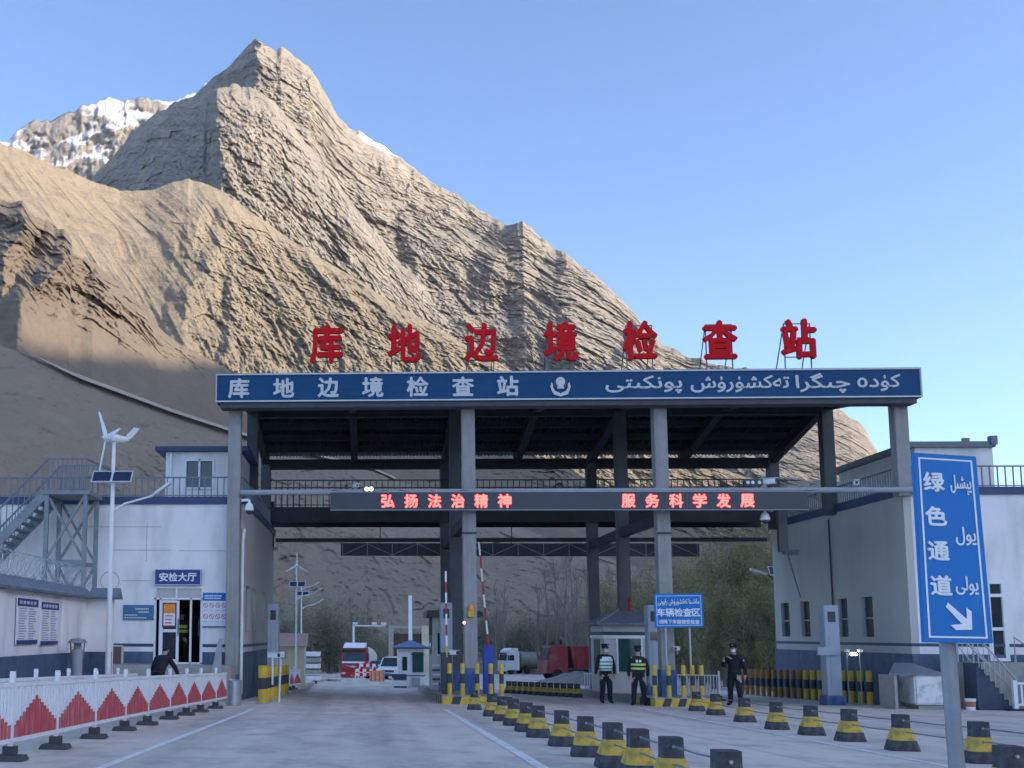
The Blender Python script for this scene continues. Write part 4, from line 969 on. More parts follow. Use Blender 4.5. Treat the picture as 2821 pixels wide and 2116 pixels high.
# roof cabin of the right building
t = thing('rooftop_cabin', 'white flat roofed cabin with grey eaves on the right building roof', 'cabin', (20.3, 40, 6.95)); o2 = t.location
x0, x1, y0, y1, z1 = 18.9, 21.5, 38.0, 44.0, 8.72
mb = MB(o2); mb.box(((x0+x1)/2,(y0+y1)/2,(6.6+z1)/2), (x1-x0,y1-y0,z1-6.6)); mb.build('walls', M_white, t)
MB(o2).box(((x0+x1)/2-0.1,(y0+y1)/2,z1+0.09), (x1-x0+0.3,y1-y0+0.3,0.20)).build('roof', M_rail, t, bevel=0.01)
for c_, d_ in (((x0+1.7,y0-0.05,z1+0.25), (0.22,0.12,0.12)), ((x1-0.03,y0-0.1,z1+0.22), (0.22,0.22,0.30))): MB(o2).box(c_, d_).build('roof_ornament', M_rail, t)

# painted block shed with slanting lid, bucket
a, b = gp(*q('F',1385,1200)), gp(*q('F',1640,1205)); yf = 33.6
xa, xb = at(*q('F',1385,1100), yf).x, at(*q('F',1640,1100), yf).x; zt_ = at(*q('F',1500,955), yf).z
t = thing('painted_shed', 'small whitewashed concrete box with slanting dark lid beside the striped bollards', 'shed', ((xa+xb)/2, yf, gz(yf))); o2 = t.location
MB(o2).box(((xa+xb)/2,yf+0.5,(zt_+gz(yf)+0.1)/2+0.02), (xb-xa,1.0,zt_-gz(yf)-0.12)).build('body', mat('whitewash', (0.78,0.77,0.75), 0.9, var=0.06, scale=3, bump=0.4, bscale=8, dirt=((0.30,0.27,0.24), 0.85, 2.5, (1,1,1.3))), t, bevel=0.05)
MB(o2).box(((xa+xb)/2,yf+0.5,gz(yf)+0.05), (xb-xa-0.25,0.8,0.12)).build('foot', M_stepc, t)
MB(o2).prism([(xa-0.75,yf-0.03,zt_+0.0),(xb-0.1,yf-0.03,zt_+0.02),(xb-0.5,yf+1.1,zt_+0.30),(xa-0.05,yf+1.1,zt_+0.30)], (0,0,0.05)).build('lid', M_rail, t)
mb = MB(o2); mb.box((xa-0.55,yf+0.5,(zt_+gz(yf))/2), (0.08,1.0,zt_-gz(yf))); mb.box((xa-0.28,yf+0.95,(zt_+gz(yf))/2), (0.5,0.08,zt_-gz(yf))); mb.build('side_post', M_stepc, t)
p = at(*q('F',1805,1180), 33.3); t = thing('paint_bucket', 'white and orange plastic bucket at the foot of the right steps', 'bucket', (p.x, 33.3, gz(33.3)))
MB().lathe([(0.12,0),(0.13,0.10),(0.14,0.26),(0.15,0.30),(0.15,0.34)], 16, mm=[0,1,0,0]).build('body', [M_wpaint, mat('bucket_orange', (0.55,0.16,0.08), 0.6, var=0.15)], t, smooth=True)
# white railing section at the right edge
t = thing('white_railing', 'white picket railing section at the right edge of the forecourt', 'barrier', (19.0, 33.2, gz(33.2))); pz_ = at(*q('F',2135,990), 33.2); x0 = pz_.x-t.location.x; h = pz_.z-gz(33.2)
MB().box((x0,0,h/2), (0.11,0.11,h)).build('post', M_wpaint, t); MB().box((x0,0,0.03), (0.5,0.3,0.06)).build('base', M_black, t)
for z in (0.2*h, 0.9*h): MB().bar((x0,0,z), (x0+3,0,z), 0.05, 0.06).build('rail', M_wpaint, t)
for k in range(16): MB().box((x0+0.2+k*0.18,0,0.55*h), (0.05,0.02,0.72*h)).build('picket', M_wpaint, t)

# ------------------------------------------------------------------ repeated street furniture
# concrete cones with painted bands, threaded by wire ropes
def cone_proto():
    t = thing('concrete_cone', 'tmp', 'bollard', (0,0,0))
    mb = MB(); r = random.Random(2)
    prof = [(0.20,0.0),(0.20,0.025),(0.165,0.155),(0.112,0.33),(0.105,0.345),(0.102,0.52)]
    mm = [1,1,0,1,1]
    for i in range(len(prof)-1):
        (ra, za), (rb, zb) = prof[i], prof[i+1]; vs = []
        for rr, z in ((ra,za),(rb,zb)):
            c = rr*0.72
            for sx, sy in ((-1,-1),(1,-1),(1,1),(-1,1)):
                vs += [(sx*rr*(1 if sx*sy > 0 else 1)*1.0, sy*c*1.0, z), (sx*c, sy*rr, z)] if sx*sy > 0 else [(sx*c, sy*rr, z), (sx*rr, sy*c, z)]
        n = 8; mb.add(vs, [(j,(j+1)%n,n+(j+1)%n,n+j) for j in range(n)], mm[i])
        if i == len(prof)-2: mb.add(vs[8:], [tuple(range(8))], 1)
    mb.build('body', [M_cyel, M_cblk], t)
    mb = MB()
    for z in (0.44, 0.275): mb.tube([(0,-0.13 if z > 0.4 else -0.155,z),(0,0.13 if z > 0.4 else 0.155,z)], 0.016, 6)
    mb.build('rope_eye', M_steel, t)
    return t
M_cyel = mat('cone_yellow', (0.60,0.41,0.075), 0.9, var=0.2, scale=9, bump=0.3, bscale=30, dirt=((0.20,0.15,0.07), 0.8, 7, (1,1,1)))
M_cblk = mat('cone_black', (0.055,0.056,0.065), 0.9, var=0.3, scale=9, bump=0.3, bscale=30, dirt=((0.15,0.14,0.13), 0.7, 8, (1,1,1)))
cone0 = cone_proto(); first = [True]
def place_cone(x, y, label, group, rz=0.0):
    o = cone0 if first[0] else dup(cone0); first[0] = False
    o.location = (x, y, gz(y)); o.rotation_euler = (0,0,rz); o['label'] = label; o['group'] = group; return o
def rope(pts, label):
    t = thing('wire_rope', label, 'rope', pts[0]); mb = MB(t.location)
    for a, b in zip(pts, pts[1:]):
        a, b = Vector(a), Vector(b); mb.tube([a, (a+b)/2-Vector((0,0,0.012)), b], 0.010, 5)
    mb.build('strand', M_rail, t)
LYs = [9.0,10.62,11.9,13.15,14.7,16.55,18.45,20.0,21.95,23.7,25.75,29.5]; rr = random.Random(5)
lc = [(2.86+rr.uniform(-0.03,0.03), y) for y in LYs]
for k, (x, y) in enumerate(lc): place_cone(x, y, f'yellow and black concrete cone, {nth(k)} from the camera in the left cone row', 'concrete cones of the left row', rr.uniform(-0.12,0.12))
RYs = [12.8,14.55,16.55,18.5,20.05,21.75,24.55,27.96,30.33]
rc = [(7.86,12.8),(7.82,14.55),(7.80,16.55),(7.90,18.5),(7.90,20.05),(7.92,21.75),(8.26,24.55),(8.70,27.96),(8.94,30.33)]
for k, (x, y) in enumerate(rc): place_cone(x, y, f'yellow and black concrete cone, {nth(k)} from the camera in the right cone row', 'concrete cones of the right row', rr.uniform(-0.12,0.12))
p = gp(*q('F',330,1690)); place_cone(5.62, 10.0, 'single concrete cone at the bottom edge between the two cone rows', 'lone concrete cone')
for z, nm in ((0.44,'upper'), (0.275,'lower')):
    rope([(x,y,gz(y)+z) for x, y in lc], f'{nm} wire rope threaded through the left row of concrete cones')
    rope([(x,y,gz(y)+z) for x, y in rc], f'{nm} wire rope threaded through the right row of concrete cones')
rope([(7.9,11.2,gz(11.2)+0.40)]+[(7.95,12.0,gz(12)+0.40),(9.8,12.5,gz(12.5)+0.2)], 'loose end of wire rope running off at the right')

# slim striped bollards on the islands
def bollard(r, h, mats=None):
    t = thing('striped_bollard', 'tmp', 'bollard')
    MB().lathe([(r,0),(r,h*0.38),(r,h*0.68),(r,h*0.985),(r*0.85,h)], 14, mm=[0,1,0,0]).build('post', mats or [M_yel, M_blk], t, smooth=True)
    MB().lathe([(r*1.5,0),(r*1.5,0.02),(r*1.02,0.03)], 14).build('base_plate', M_grey, t)
    return t
sb = bollard(0.068, 0.98)
for i, xs, y_, zx, nm in ((0, (1490,1588,1700,1803,1885), 33.62, 'D', 'left'), (1, (1392,1500,1612,1680,1750), 33.62, 'E', 'right')):
    for k, x in enumerate(xs):
        o2 = sb if (i, k) == (0, 0) else dup(sb)
        yy = y_+(0.25 if (i == 1 and k == 3) else 0); X = at(*q(zx,x,1000), yy).x
        o2.location = (X, yy, isz(yy)); o2['label'] = f'slim yellow and black post, {nth(k)} from the left on the {nm} island'; o2['group'] = f'striped posts on the {nm} island'
# thick striped rollers along the left building
tb = bollard(0.14, 1.12)
p0 = gp(*q('D',65,1168))
for k in range(8):
    o2 = tb if k == 0 else dup(tb); y = p0.y+1.5*k
    o2.location = (p0.x-0.02*k, y, gz(y)); o2['label'] = f'thick yellow and black bollard, {nth(k)} from the camera along the left building'; o2['group'] = 'thick bollards along the left building'
# a dense row of striped posts along the right building
M_brn = mat('faded_orange', (0.34,0.17,0.035), 0.6, var=0.25, scale=5)
rb = bollard(0.10, 1.12)
ra = bollard(0.09, 1.12, [M_brn, M_blk])
near, far = gp(*q('F',1215,1180)), gp(*q('F',112,1100)); ne = 0
for k in range(20):
    f = k/19; y = near.y+(far.y-near.y)*f; x = near.x+(far.x-near.x)*f-0.02
    old = k >= 9; src = ra if old else rb
    o2 = src if k in (0, 9) else dup(src); o2.location = (min(x,16.6), y, gz(y)+0.0)
    o2['label'] = f'yellow and black post, {nth(k)} from the camera in the row along the right building' if not old else f'faded brown striped post, {nth(k)} from the camera along the right building'
    o2['group'] = 'striped posts along the right building'

# radiation portal cabinets
def cabinet(name_label, zx, x0, x1, ytop, Y, ybase, group='tall grey detector cabinets'):
    a, b = at(*q(zx,x0,ytop), Y), at(*q(zx,x1,ytop), Y); w = b.x-a.x; zb = ybase
    t = thing('detector_cabinet', name_label, 'cabinet', ((a.x+b.x)/2, Y, zb), 0, group); h = a.z-zb
    MB().box((0,0,h/2+0.15), (w,0.45,h-0.3)).build('housing', M_cab, t, bevel=0.02)
    MB().box((0,0,0.15), (w*1.25,0.6,0.3)).build('plinth', M_bluep, t)
    MB().box((0,-0.23,h-0.38), (w*0.5,0.02,0.34)).build('vent', M_dk, t)
    MB().box((-w*0.2,-0.232,h*0.45), (0.02,0.012,h*0.5)).build('seam', M_grey, t)
    return t
cabinet('tall grey cabinet standing by the left building side wall', 'D', 108, 192, 412, 38.0, gz(38))
t = cabinet('tall grey cabinet behind the striped boom on the left island', 'D', 1415, 1505, 400, 38.0, isz(38))
t = cabinet('tall grey cabinet with black screen on the right island', 'E', 1322, 1415, 418, 37.0, isz(37)); MB().box((0,-0.236,1.95), (0.26,0.03,0.27)).build('screen', M_glass, t)
t = cabinet('tall grey cabinet among the posts by the right building', 'F', 662, 775, 420, 36.6, gz(36.6)); MB().box((-0.2,-0.24,1.75), (0.62,0.12,0.26)).build('side_box', M_cab, t)
# ------------------------------------------------------------------ signs
def board_sign(name, label, corners, Yt, Yb, th, face, group=None):
    # corners tl,tr,br,bl in photograph pixels, board leaning from Yb (bottom) to Yt (top)
    y0 = (corners[0][1]+corners[1][1])/2; y1 = (corners[2][1]+corners[3][1])/2
    def P(x, y, lift=0.0):
        f = (y-y0)/(y1-y0); p = at(x, y, Yt+(Yb-Yt)*f); p.y -= lift; return p
    c = [P(*k) for k in corners]; base = (c[2]+c[3])/2
    t = thing(name, label, 'sign', base); mb = MB(base)
    mb.prism(c, (0,th,0)); mb.build('board', face, t, bevel=0.004)
    ux = ((c[1]-c[0])+(c[2]-c[3])).normalized(); uz = ((c[0]-c[3])+(c[1]-c[2])); uz = (uz-ux*uz.dot(ux)).normalized()
    def bil(u, v):
        a = c[0]+(c[1]-c[0])*u; b = c[3]+(c[2]-c[3])*u; p = a+(b-a)*v; return p-Vector((0,0.003,0))
    def border(i, w, m):
        W = (c[1]-c[0]).length; H = (c[3]-c[0]).length; mb = MB(base)
        def fr(i): return [bil(i/W,i/H), bil(1-i/W,i/H), bil(1-i/W,1-i/H), bil(i/W,1-i/H)]
        a, b = fr(i), fr(i+w)
        for k in range(4): mb.quad(a[k], a[(k+1)%4], b[(k+1)%4], b[k])
        mb.build('border', m, t)
    return t, P, ux, uz, border, base
t, P, ux, uz, border, base = board_sign('green_lane_sign', 'tall blue lane sign with white characters and slanting arrow on a grey pole', [q('G',1365,405), q('G',1848,435), q('F',1980,710), q('F',1448,702)], 7.95, 7.8, 0.035, M_sign)
border(0.034, 0.012, M_wpaint)
for ch, x, y in (('绿',1520,630),('色',1537,890),('通',1556,1155),('道',1576,1418)):
    mb = MB(base); put_text(mb, ch, P(*q('G',x,y),0.008), 0.15, ux, uz, bold=0.03, ext=0.003, fit=0.138); mb.build('character', M_wpaint, t)
for w, x, y, fw in (('يېشىل',1725,655,0.14),('يول',1763,1045,0.135),('يولى',1772,1420,0.15)):
    mb = MB(base); put_text(mb, uyghur(w), P(*q('G',x,y),0.008), 0.14, ux, uz, bold=0.012, ext=0.003, fit=fw); mb.build('word', M_wpaint, t)
mb = MB(base); A = [(1628,398),(1612,432),(1735,560),(1648,570),(1690,608),(1812,606),(1808,468),(1768,436),(1772,525)]
mb.prism([P(*q('F',x,y),0.006) for x, y in A], (0,-0.003,0)); mb.build('arrow', M_wpaint, t)
pt = P(*q('F',1690,690)); pbm = at(*q('F',1765,1655), 7.84)
d = (pbm-pt); d *= (gz(7.84)-pt.z)/d.z; MB(base).tube([pt+Vector((0,0.13,0.5)), pt+Vector((0,0.11,0)), pt+d+Vector((0,0.11,0))], 0.052, 16).build('pole', M_pole, t, smooth=True)
for dz in (0.15, 0.4): MB(base).box((pt.x-0.03*dz,pt.y+0.10+0.1*dz,pt.z+dz), (0.16,0.05,0.04)).build('clamp', M_steel, t)

t, P, ux, uz, border, base = board_sign('inspection_sign', 'blue vehicle inspection sign with white writing on two posts at the right island', [q('E',1386,333), q('E',1756,330), q('E',1768,586), q('E',1397,590)], 33.9, 33.9, 0.05, M_sign)
border(0.05, 0.03, mat('pale_blue', (0.30,0.50,0.85), 0.5, var=0.05))
mb = MB(base); put_text(mb, uyghur('ماشىنا تەكشۈرۈش رايونى'), P(*q('E',1572,395),0.01), 0.22, ux, uz, bold=0.012, ext=0.003, fit=1.25); mb.build('word', M_wpaint, t)
for k, ch in enumerate('车辆检查区'):
    mb = MB(base); put_text(mb, ch, P(*q('E',1440+67*k,473),0.01), 0.27, ux, uz, bold=0.025, ext=0.003, fit=0.245); mb.build('character', M_wpaint, t)
for k, ch in enumerate('请降下车窗接受检查'):
    mb = MB(base); put_text(mb, ch, P(*q('E',1440+34.5*k,545),0.01), 0.14, ux, uz, bold=0.02, ext=0.003, fit=0.13); mb.build('character', M_wpaint, t)
for x in (1482,1665):
    p = P(*q('E',x,585)); MB(base).tube([(p.x,34.0,p.z+0.6),(p.x,34.0,isz(34))], 0.035, 10).build('post', M_steel, t, smooth=True)

M_boomr = mat('boom_red', (0.42,0.035,0.04), 0.6, var=0.15, scale=5)
# ------------------------------------------------------------------ boom barriers, beacon, cameras
def boom(label, X, Y, zb, zp, ztop, xtop, cabm, cw, low=None):
    t = thing('boom_barrier', label, 'boom barrier', (X, Y, zb), 0, 'raised boom barriers')
    h = zp-zb
    MB().box((0,0.15,h/2), (cw,0.34,h)).build('cabinet', cabm, t, bevel=0.02)
    MB().box((0,0.15,h+0.02), (cw+0.04,0.38,0.05)).build('cabinet_lid', M_dk, t)
    mb = MB(); a = Vector((0,-0.05,h-0.1)); b = Vector((xtop-X,-0.05,ztop-zb)); n = 8
    for k in range(n): mb.bar(a+(b-a)*k/n, a+(b-a)*(k+1)/n, 0.058, 0.035, (k+1) % 2 if not (low and k < 1) else 2)
    mb.build('boom', [M_wpaint, M_boomr, M_yel], t)
    return t
boom('raised red and white boom with dark cabinet left of the second gate column', at(*q('D',1466,700),35.0).x, 35.0, isz(35), at(*q('D',1460,790),35.0).z, at(*q('D',1460,160),35.0).z, at(*q('D',1459,160),35.0).x, M_dk, 0.34, True)
boom('raised leaning red and white boom with bright blue cabinet right of the second gate column', at(*q('D',1785,700),35.6).x, 35.6, isz(35.6), at(*q('D',1785,715),35.6).z, at(*q('c',2098,1092),35.6).z, at(*q('c',2098,1092),35.6).x, mat('bright_blue', (0.015,0.06,0.38), 0.4, var=0.15), 0.34)
p = at(*q('D',1652,500), 34.66); t = thing('warning_beacon', 'orange beacon lamp on the front of the second gate column', 'beacon', (p.x, 34.62, p.z))
MB().box((0,0,0.06), (0.19,0.14,0.20)).build('base', M_yel, t, bevel=0.01); MB().lathe([(0.085,0.16),(0.085,0.29),(0.05,0.36),(0.01,0.375)], 14).build('lens', M_orange, t, smooth=True)
p = at(*q('D',1600,552), 34.8); t = thing('signal_lamp', 'small lit red signal lamp beside the second gate column', 'lamp', p)
MB().lathe([(0.07,-0.09),(0.08,-0.05),(0.08,0.08),(0.05,0.1)], 10).build('housing', M_dk, t); MB().ball((0,-0.08,0), 0.042).build('lens', mat('lit_amber', (1.0,0.35,0.15), 0.5, var=0, emit=6), t)
p = at(*q('D',1715,490), 34.9); t = thing('horn_speaker', 'small dark horn speaker on the right of the second gate column', 'speaker', p)
MB().tube([(-0.08,0,0),(0.02,-0.02,0),(0.10,-0.05,0)], [0.03,0.045,0.10], 12).build('horn', M_dk, t); MB().bar((-0.16,0,0), (-0.06,0,0), 0.03, 0.03).build('bracket', M_dk, t)
def dome_cam(label, p, s=1.0, side=-1):
    t = thing('dome_camera', label, 'camera', p, 0, 'dome security cameras')
    MB().tube([(side*0.26*s,0,0.34*s),(side*0.08*s,0,0.36*s),(0,0,0.34*s),(0,0,0.25*s)], 0.05*s, 10).build('arm', M_wpaint, t, smooth=True)
    MB().lathe([(0.05*s,0.27*s),(0.12*s,0.20*s),(0.155*s,0.07*s),(0.16*s,0.02*s),(0.14*s,0.0)], 16).build('housing', M_wpaint, t, smooth=True)
    MB().ball((0,0,0.0), (0.115*s,0.115*s,0.12*s), 14, 8).build('dome', M_dk, t, smooth='all')
dome_cam('white dome camera on an arm beside the leftmost gate column', at(*q('c',350,850), 34.7), 1.0, -1)
dome_cam('white dome camera hanging under the right end of the LED board', at(*q('G',241,922), 34.6), 0.95, 1)
def bullet_cam(label, p, yaw=0.0, s=1.0, post=0.0, m=None):
    t = thing('bullet_camera', label, 'camera', p, yaw, 'bullet security cameras')
    MB().box((0,0,0), (0.11*s,0.30*s,0.10*s)).build('housing', m or M_wpaint, t, bevel=0.012); MB().box((0,-0.02*s,0.062*s), (0.13*s,0.36*s,0.015)).build('sunshield', m or M_wpaint, t)
    MB().lathe([(0.035*s,0),(0.035*s,0.02)], 12, (0,0,0)).build('lens', M_dk, t); t2 = _kid[t.name][-1]; t2.rotation_euler = (R(90),0,0); t2.location = (0,-0.15*s,0)
    if post: MB().tube([(0,0.05,-0.05*s),(0,0.05,-post)], 0.03, 8).build('post', m or M_wpaint, t)
    else: MB().bar((0,0.05,-0.05*s), (0,0.08,-0.16*s), 0.04, 0.04).build('bracket', M_grey, t)
for lab, z_, x, y, Y, yw, s_, po in (('white camera on a short post at the left island boom','D',1505,780,35.0,0.9,1.3,1.25), ('white camera at the foot of the third gate column','E',1562,750,34.6,-0.5,1.1,0),
        ('small white camera on the cross pipe left of the LED text','c',1160,662,34.62,0.4,1.0,0), ('small dark camera on the cross pipe near the left end of the LED board','c',1090,670,34.62,0,0.8,0),
        ('large white camera on the cross pipe above the LED board right end','G',262,628,34.62,0.9,1.6,0), ('white camera on the cross pipe near the rightmost column','G',932,640,34.62,-0.3,1.3,0),
        ('white camera with sunshield above the thick striped bollards','D',150,800,33.3,0.8,1.5,0.9)):
    bullet_cam(lab, at(*q(z_,x,y), Y), yw, s_, po, M_dk if 'dark' in lab else None)
p = at(*q('D',212,795), 33.4); t = thing('convex_mirror', 'small square traffic mirror on a post by the left building', 'mirror', p)
MB().box((0,0,0), (0.22,0.03,0.24)).build('frame', M_grey, t, bevel=0.02); MB().box((0,-0.018,0), (0.16,0.006,0.17)).build('glass', M_alu, t); MB().tube([(-0.03,0.03,0),(-0.08,0.03,gz(33.4)-p.z)], 0.03, 8).build('post', M_wpaint, t)
def flood(label, p, n=2, lit=True):
    t = thing('floodlight', label, 'floodlight', p, 0, 'floodlights on the cross pipe')
    MB().box((0,0.03,0), (0.15*n+0.08,0.14,0.22)).build('housing', M_dk, t, bevel=0.01)
    for k in range(n):
        l_ = MB().lathe([(0.055,0),(0.055,0.02)], 14).build('lens', M_lamp if lit else M_alu, t); l_.rotation_euler = (R(90),0,0); l_.location = ((k-(n-1)/2)*0.15,-0.045,0)
    MB().bar((0,0.05,-0.1), (0,0.05,-0.2), 0.05, 0.05).build('bracket', M_dk, t)
flood('twin floodlight with two lit lamps on the pipe over the LED text', at(*q('c',1262,685), 34.6), 2, True)
flood('twin floodlight with pale unlit lamps above the LED board right end', at(*q('G',122,635), 34.6), 2, False)
flood('single square floodlight beside the twin one above the LED board right end', at(*q('G',192,635), 34.6), 1, False)
p = at(*q('F',910,790), 35.6); t = thing('work_lamp', 'lit twin lamp between two slim posts by the right building', 'lamp', p)
for s_ in (-1, 1):
    MB().ball((s_*0.055,-0.05,0), 0.05).build('bulb', M_lamp, t); MB().tube([(s_*0.2,0,0.08),(s_*0.2,0,gz(35.6)-p.z)], 0.018, 8).build('post', M_rail, t); MB().box((s_*0.2,-0.03,0.10), (0.10,0.18,0.08)).build('hood', M_wpaint, t)
MB().box((0,0.02,0), (0.34,0.06,0.12)).build('housing', M_dk, t)
p = at(*q('G',370,1000), 36.0); t = thing('wall_bracket', 'black hanging bracket arm at the top of the right side wall', 'bracket', p)
MB().bar((0,0,0.9), (0,0,-0.7), 0.28, 0.2).build('upright', M_dk, t); MB().bar((0,0,-0.7), (0.5,0,-0.72), 0.14, 0.16).build('arm', M_dk, t); MB().bar((0.1,0,-0.6), (0.45,-0.1,-2.2), 0.04, 0.04).build('stay', M_dk, t)
p = at(*q('c',515,1130), 46.0); t = thing('wall_post', 'black post bracket hanging at the rear corner of the left building', 'bracket', p)
MB().bar((0,0,2.0), (0,0,0), 0.26, 0.2).build('upright', M_dk, t); MB().box((0,0,-0.05), (0.6,0.4,0.12)).build('foot', M_grey, t)

# ------------------------------------------------------------------ booths
def hip_roof(mb, x0, x1, y0, y1, z, h, ridge=0.0):
    cx, cyy = (x0+x1)/2, (y0+y1)/2
    mb.add([(x0,y0,z),(x1,y0,z),(x1,y1,z),(x0,y1,z),(x0,y0,z+0.07),(x1,y0,z+0.07),(x1,y1,z+0.07),(x0,y1,z+0.07),(cx-ridge,cyy,z+h),(cx+ridge,cyy,z+h)],
           [(0,1,2,3),(0,1,5,4),(1,2,6,5),(2,3,7,6),(3,0,4,7),(4,5,9,8),(5,6,9),(6,7,8,9),(7,4,8)])
t = thing('toll_booth', 'weathered beige booth with tiled hip roof on the right island behind the officers', 'booth', (9.35, 40, isz(40))); bx0, bx1, by0, by1 = -0.98, 0.98, -0.9, 1.4; h = 2.42
MB().box((0,0.25,h/2), (1.96,2.3,h)).build('body', M_beige, t)
mb = MB(); hip_roof(mb, -1.25,1.25,-1.2,1.7,h,0.58,0.15); mb.build('roof', M_tile, t)
mb = MB()
for s_ in (-1, 1): mb.bar((s_*1.25,-1.2,h+0.08), (s_*0.15,0.25,h+0.62), 0.10, 0.08)
mb.build('roof_hip', M_stair, t)
mb = MB(); mb.box((0,0.25,h-0.30), (2.0,2.34,0.12)); mb.build('dark_band', M_dk, t); MB().box((0,0.25,h-0.42), (2.01,2.35,0.10)).build('white_band', M_wpaint, t)
for x, w_ in ((-0.10,0.86),(0.72,0.40)):
    w = MB().box((x,-0.91,1.35), (w_,0.03,1.15)).build('window', M_gglass, t); mb = MB()
    for s_ in (-1, 1): mb.box((x+s_*w_/2,-0.915,1.35), (0.06,0.05,1.25))
    mb.build('window_frame', M_wpaint, w)
MB().box((-0.99,0.3,1.35), (0.03,1.0,1.1)).build('side_window', M_gglass, t)
MB().tube([(0.1,-0.2,h+0.5),(0.1,-0.2,h+1.0)], 0.04, 8).build('red_lamp', M_red, t)
t = thing('toll_booth', 'beige booth with dark flat roof on the left island behind the boom', 'booth', (3.2, 42, isz(42))); h = 2.75
MB().box((0,0.3,h/2), (1.6,2.4,h)).build('body', M_beige, t)
MB().box((0,0.2,h+0.12), (2.0,2.9,0.26)).build('roof', M_dk, t, bevel=0.02); MB().box((-0.86,-0.7,h-0.3), (0.10,0.5,0.75)).build('roof_side', M_dk, t)
w = MB().box((-0.1,-0.91,1.75), (1.0,0.03,0.8)).build('window', M_glass, t); MB().box((-0.1,-0.905,1.32), (1.1,0.05,0.06)).build('window_sill', M_wpaint, w)
MB().box((-0.81,0.2,1.75), (0.03,1.1,0.8)).build('side_window', M_glass, t)
for k in range(5): MB().box((0,-0.91,0.25+0.17*k), (1.62,0.05,0.07)).build('louvre', M_dk if k % 2 else M_wpaint, t)
mb = MB(); p0 = gp(*q('D',1195,1030)); Yb = 57.5
x0, x1 = at(*q('D',1095,900), Yb).x, at(*q('D',1298,900), Yb).x; zc_ = at(*q('D',1195,745), Yb).z
t = thing('guard_booth', 'small white guard booth with blue pyramid roof beyond the gate', 'booth', ((x0+x1)/2, Yb, gz(Yb))); h = zc_-gz(Yb); w2 = (x1-x0)/2
MB().box((0,w2,h/2), (2*w2,2*w2,h)).build('body', M_wpaint, t, bevel=0.02)
mb = MB(); hip_roof(mb, -w2-0.22,w2+0.22,-0.22,2*w2+0.22,h,0.42); mb.build('roof', M_roofbl, t); MB().box((0,w2,h-0.01), (2*w2+0.5,2*w2+0.5,0.05)).build('eaves', M_dk, t)
MB().box((0,-0.005,h-0.33), (2*w2+0.02,0.04,0.05)).build('band', M_navy, t); MB().box((0,-0.005,0.62), (2*w2+0.02,0.04,0.06)).build('band', M_navy, t)
d_ = MB().box((-0.36,-0.02,1.25), (0.66,0.04,1.2)).build('door', M_wpaint, t); MB().box((-0.34,-0.05,1.24), (0.26,0.02,0.72)).build('door_glass', M_glass, d_)
w = MB().box((0.36,-0.015,1.32), (0.52,0.04,0.95)).build('window', M_gglass, t); mb = MB()
for s_ in (-1, 1): mb.box((0.36+s_*0.27,-0.02,1.32), (0.05,0.06,1.05)); mb.box((0.36,-0.02,1.32+s_*0.5), (0.5,0.058,0.05))
mb.build('window_frame', M_navy, w)
MB().box((0.25,-0.12,0.32), (0.42,0.24,0.38)).build('air_unit', M_grey, t, bevel=0.02)
t = thing('roadside_box', 'white box with dark blue lid in front of the guard booth', 'box', ((x0+x1)/2-0.62, Yb-1.2, gz(Yb-1.2)))
MB().box((0,0,0.22), (0.62,0.5,0.36)).build('body', M_wpaint, t); MB().box((0,0,0.05), (0.66,0.54,0.10)).build('foot', M_navy, t); MB().box((0,0,0.55), (0.66,0.54,0.30)).build('lid', M_navy, t)
t = thing('white_mast', 'plain white post standing behind the guard booth', 'post', (at(*q('D',1190,500),75).x, 75, gz(75)))
MB().lathe([(0.14,0),(0.12,at(*q('D',1190,345),75).z-gz(75))], 10).build('pole', M_wpaint, t, smooth=True); MB().lathe([(0.22,0),(0.22,0.05)], 10).build('base', M_grey, t)
# stored cones beyond the gate
for k in range(12):
    f = k/11; place_cone(6.05+1.9*f, 47.5-5.4*f, f'stored concrete cone beyond the gate, {nth(k)} from the left', 'stored cones beyond the gate')
# street lamps beyond the gate
for lab, zx, x, ytop, Y, s_, tb in (('white street lamp with wind turbine and solar panel beyond the left building', 'D', 324, 135, 52, 0.62, True), ('thinner white street lamp with two arms behind the turbine lamp', 'D', 362, 240, 62, 0.6, False)):
    p = at(*q(zx,x,ytop), Y); o2 = hybrid_lamp('wind_solar_lamp' if tb else 'street_lamp', lab, p.x, Y, gz(Y), p.z-gz(Y), s_, yaw=0.15, turb=tb, blade0=math.pi/2, tail=False)
    H = p.z-gz(Y)
    solar_panel(o2, at(*q(zx,x,258 if tb else 330), Y).z-gz(Y), 0.78, 0.36, tilt=0.9, x=0.05)
    lamp_arm(o2, at(*q(zx,x,372 if tb else 445), Y).z-gz(Y), 1, 0.75, up=0.3)
    if not tb: lamp_arm(o2, at(*q(zx,x,300), Y).z-gz(Y), 1, 0.6, up=0.3)
p = at(*q('F',100,165), 48); t = thing('street_lamp', 'grey lamp head and solar panel reaching past the right building corner', 'street lamp', (p.x+1.9, 48, gz(48))); H = p.z-gz(48)
MB().tube([(0,0,0),(0,0,H+0.4)], [0.08,0.05], 8).build('pole', M_wpaint, t, smooth=True); MB().tube([(0,0,H-0.9),(-0.8,0,H-0.3),(-1.1,0,H-0.05)], 0.03, 8).build('lamp_arm', M_dk, t)
MB().bar((-1.05,0,H-0.1), (-1.75,0,H+0.12), 0.22, 0.10).build('lamp_head', M_alu, t); solar_panel(t, H+0.05, 1.2, 0.5, tilt=0.9, x=-0.4)

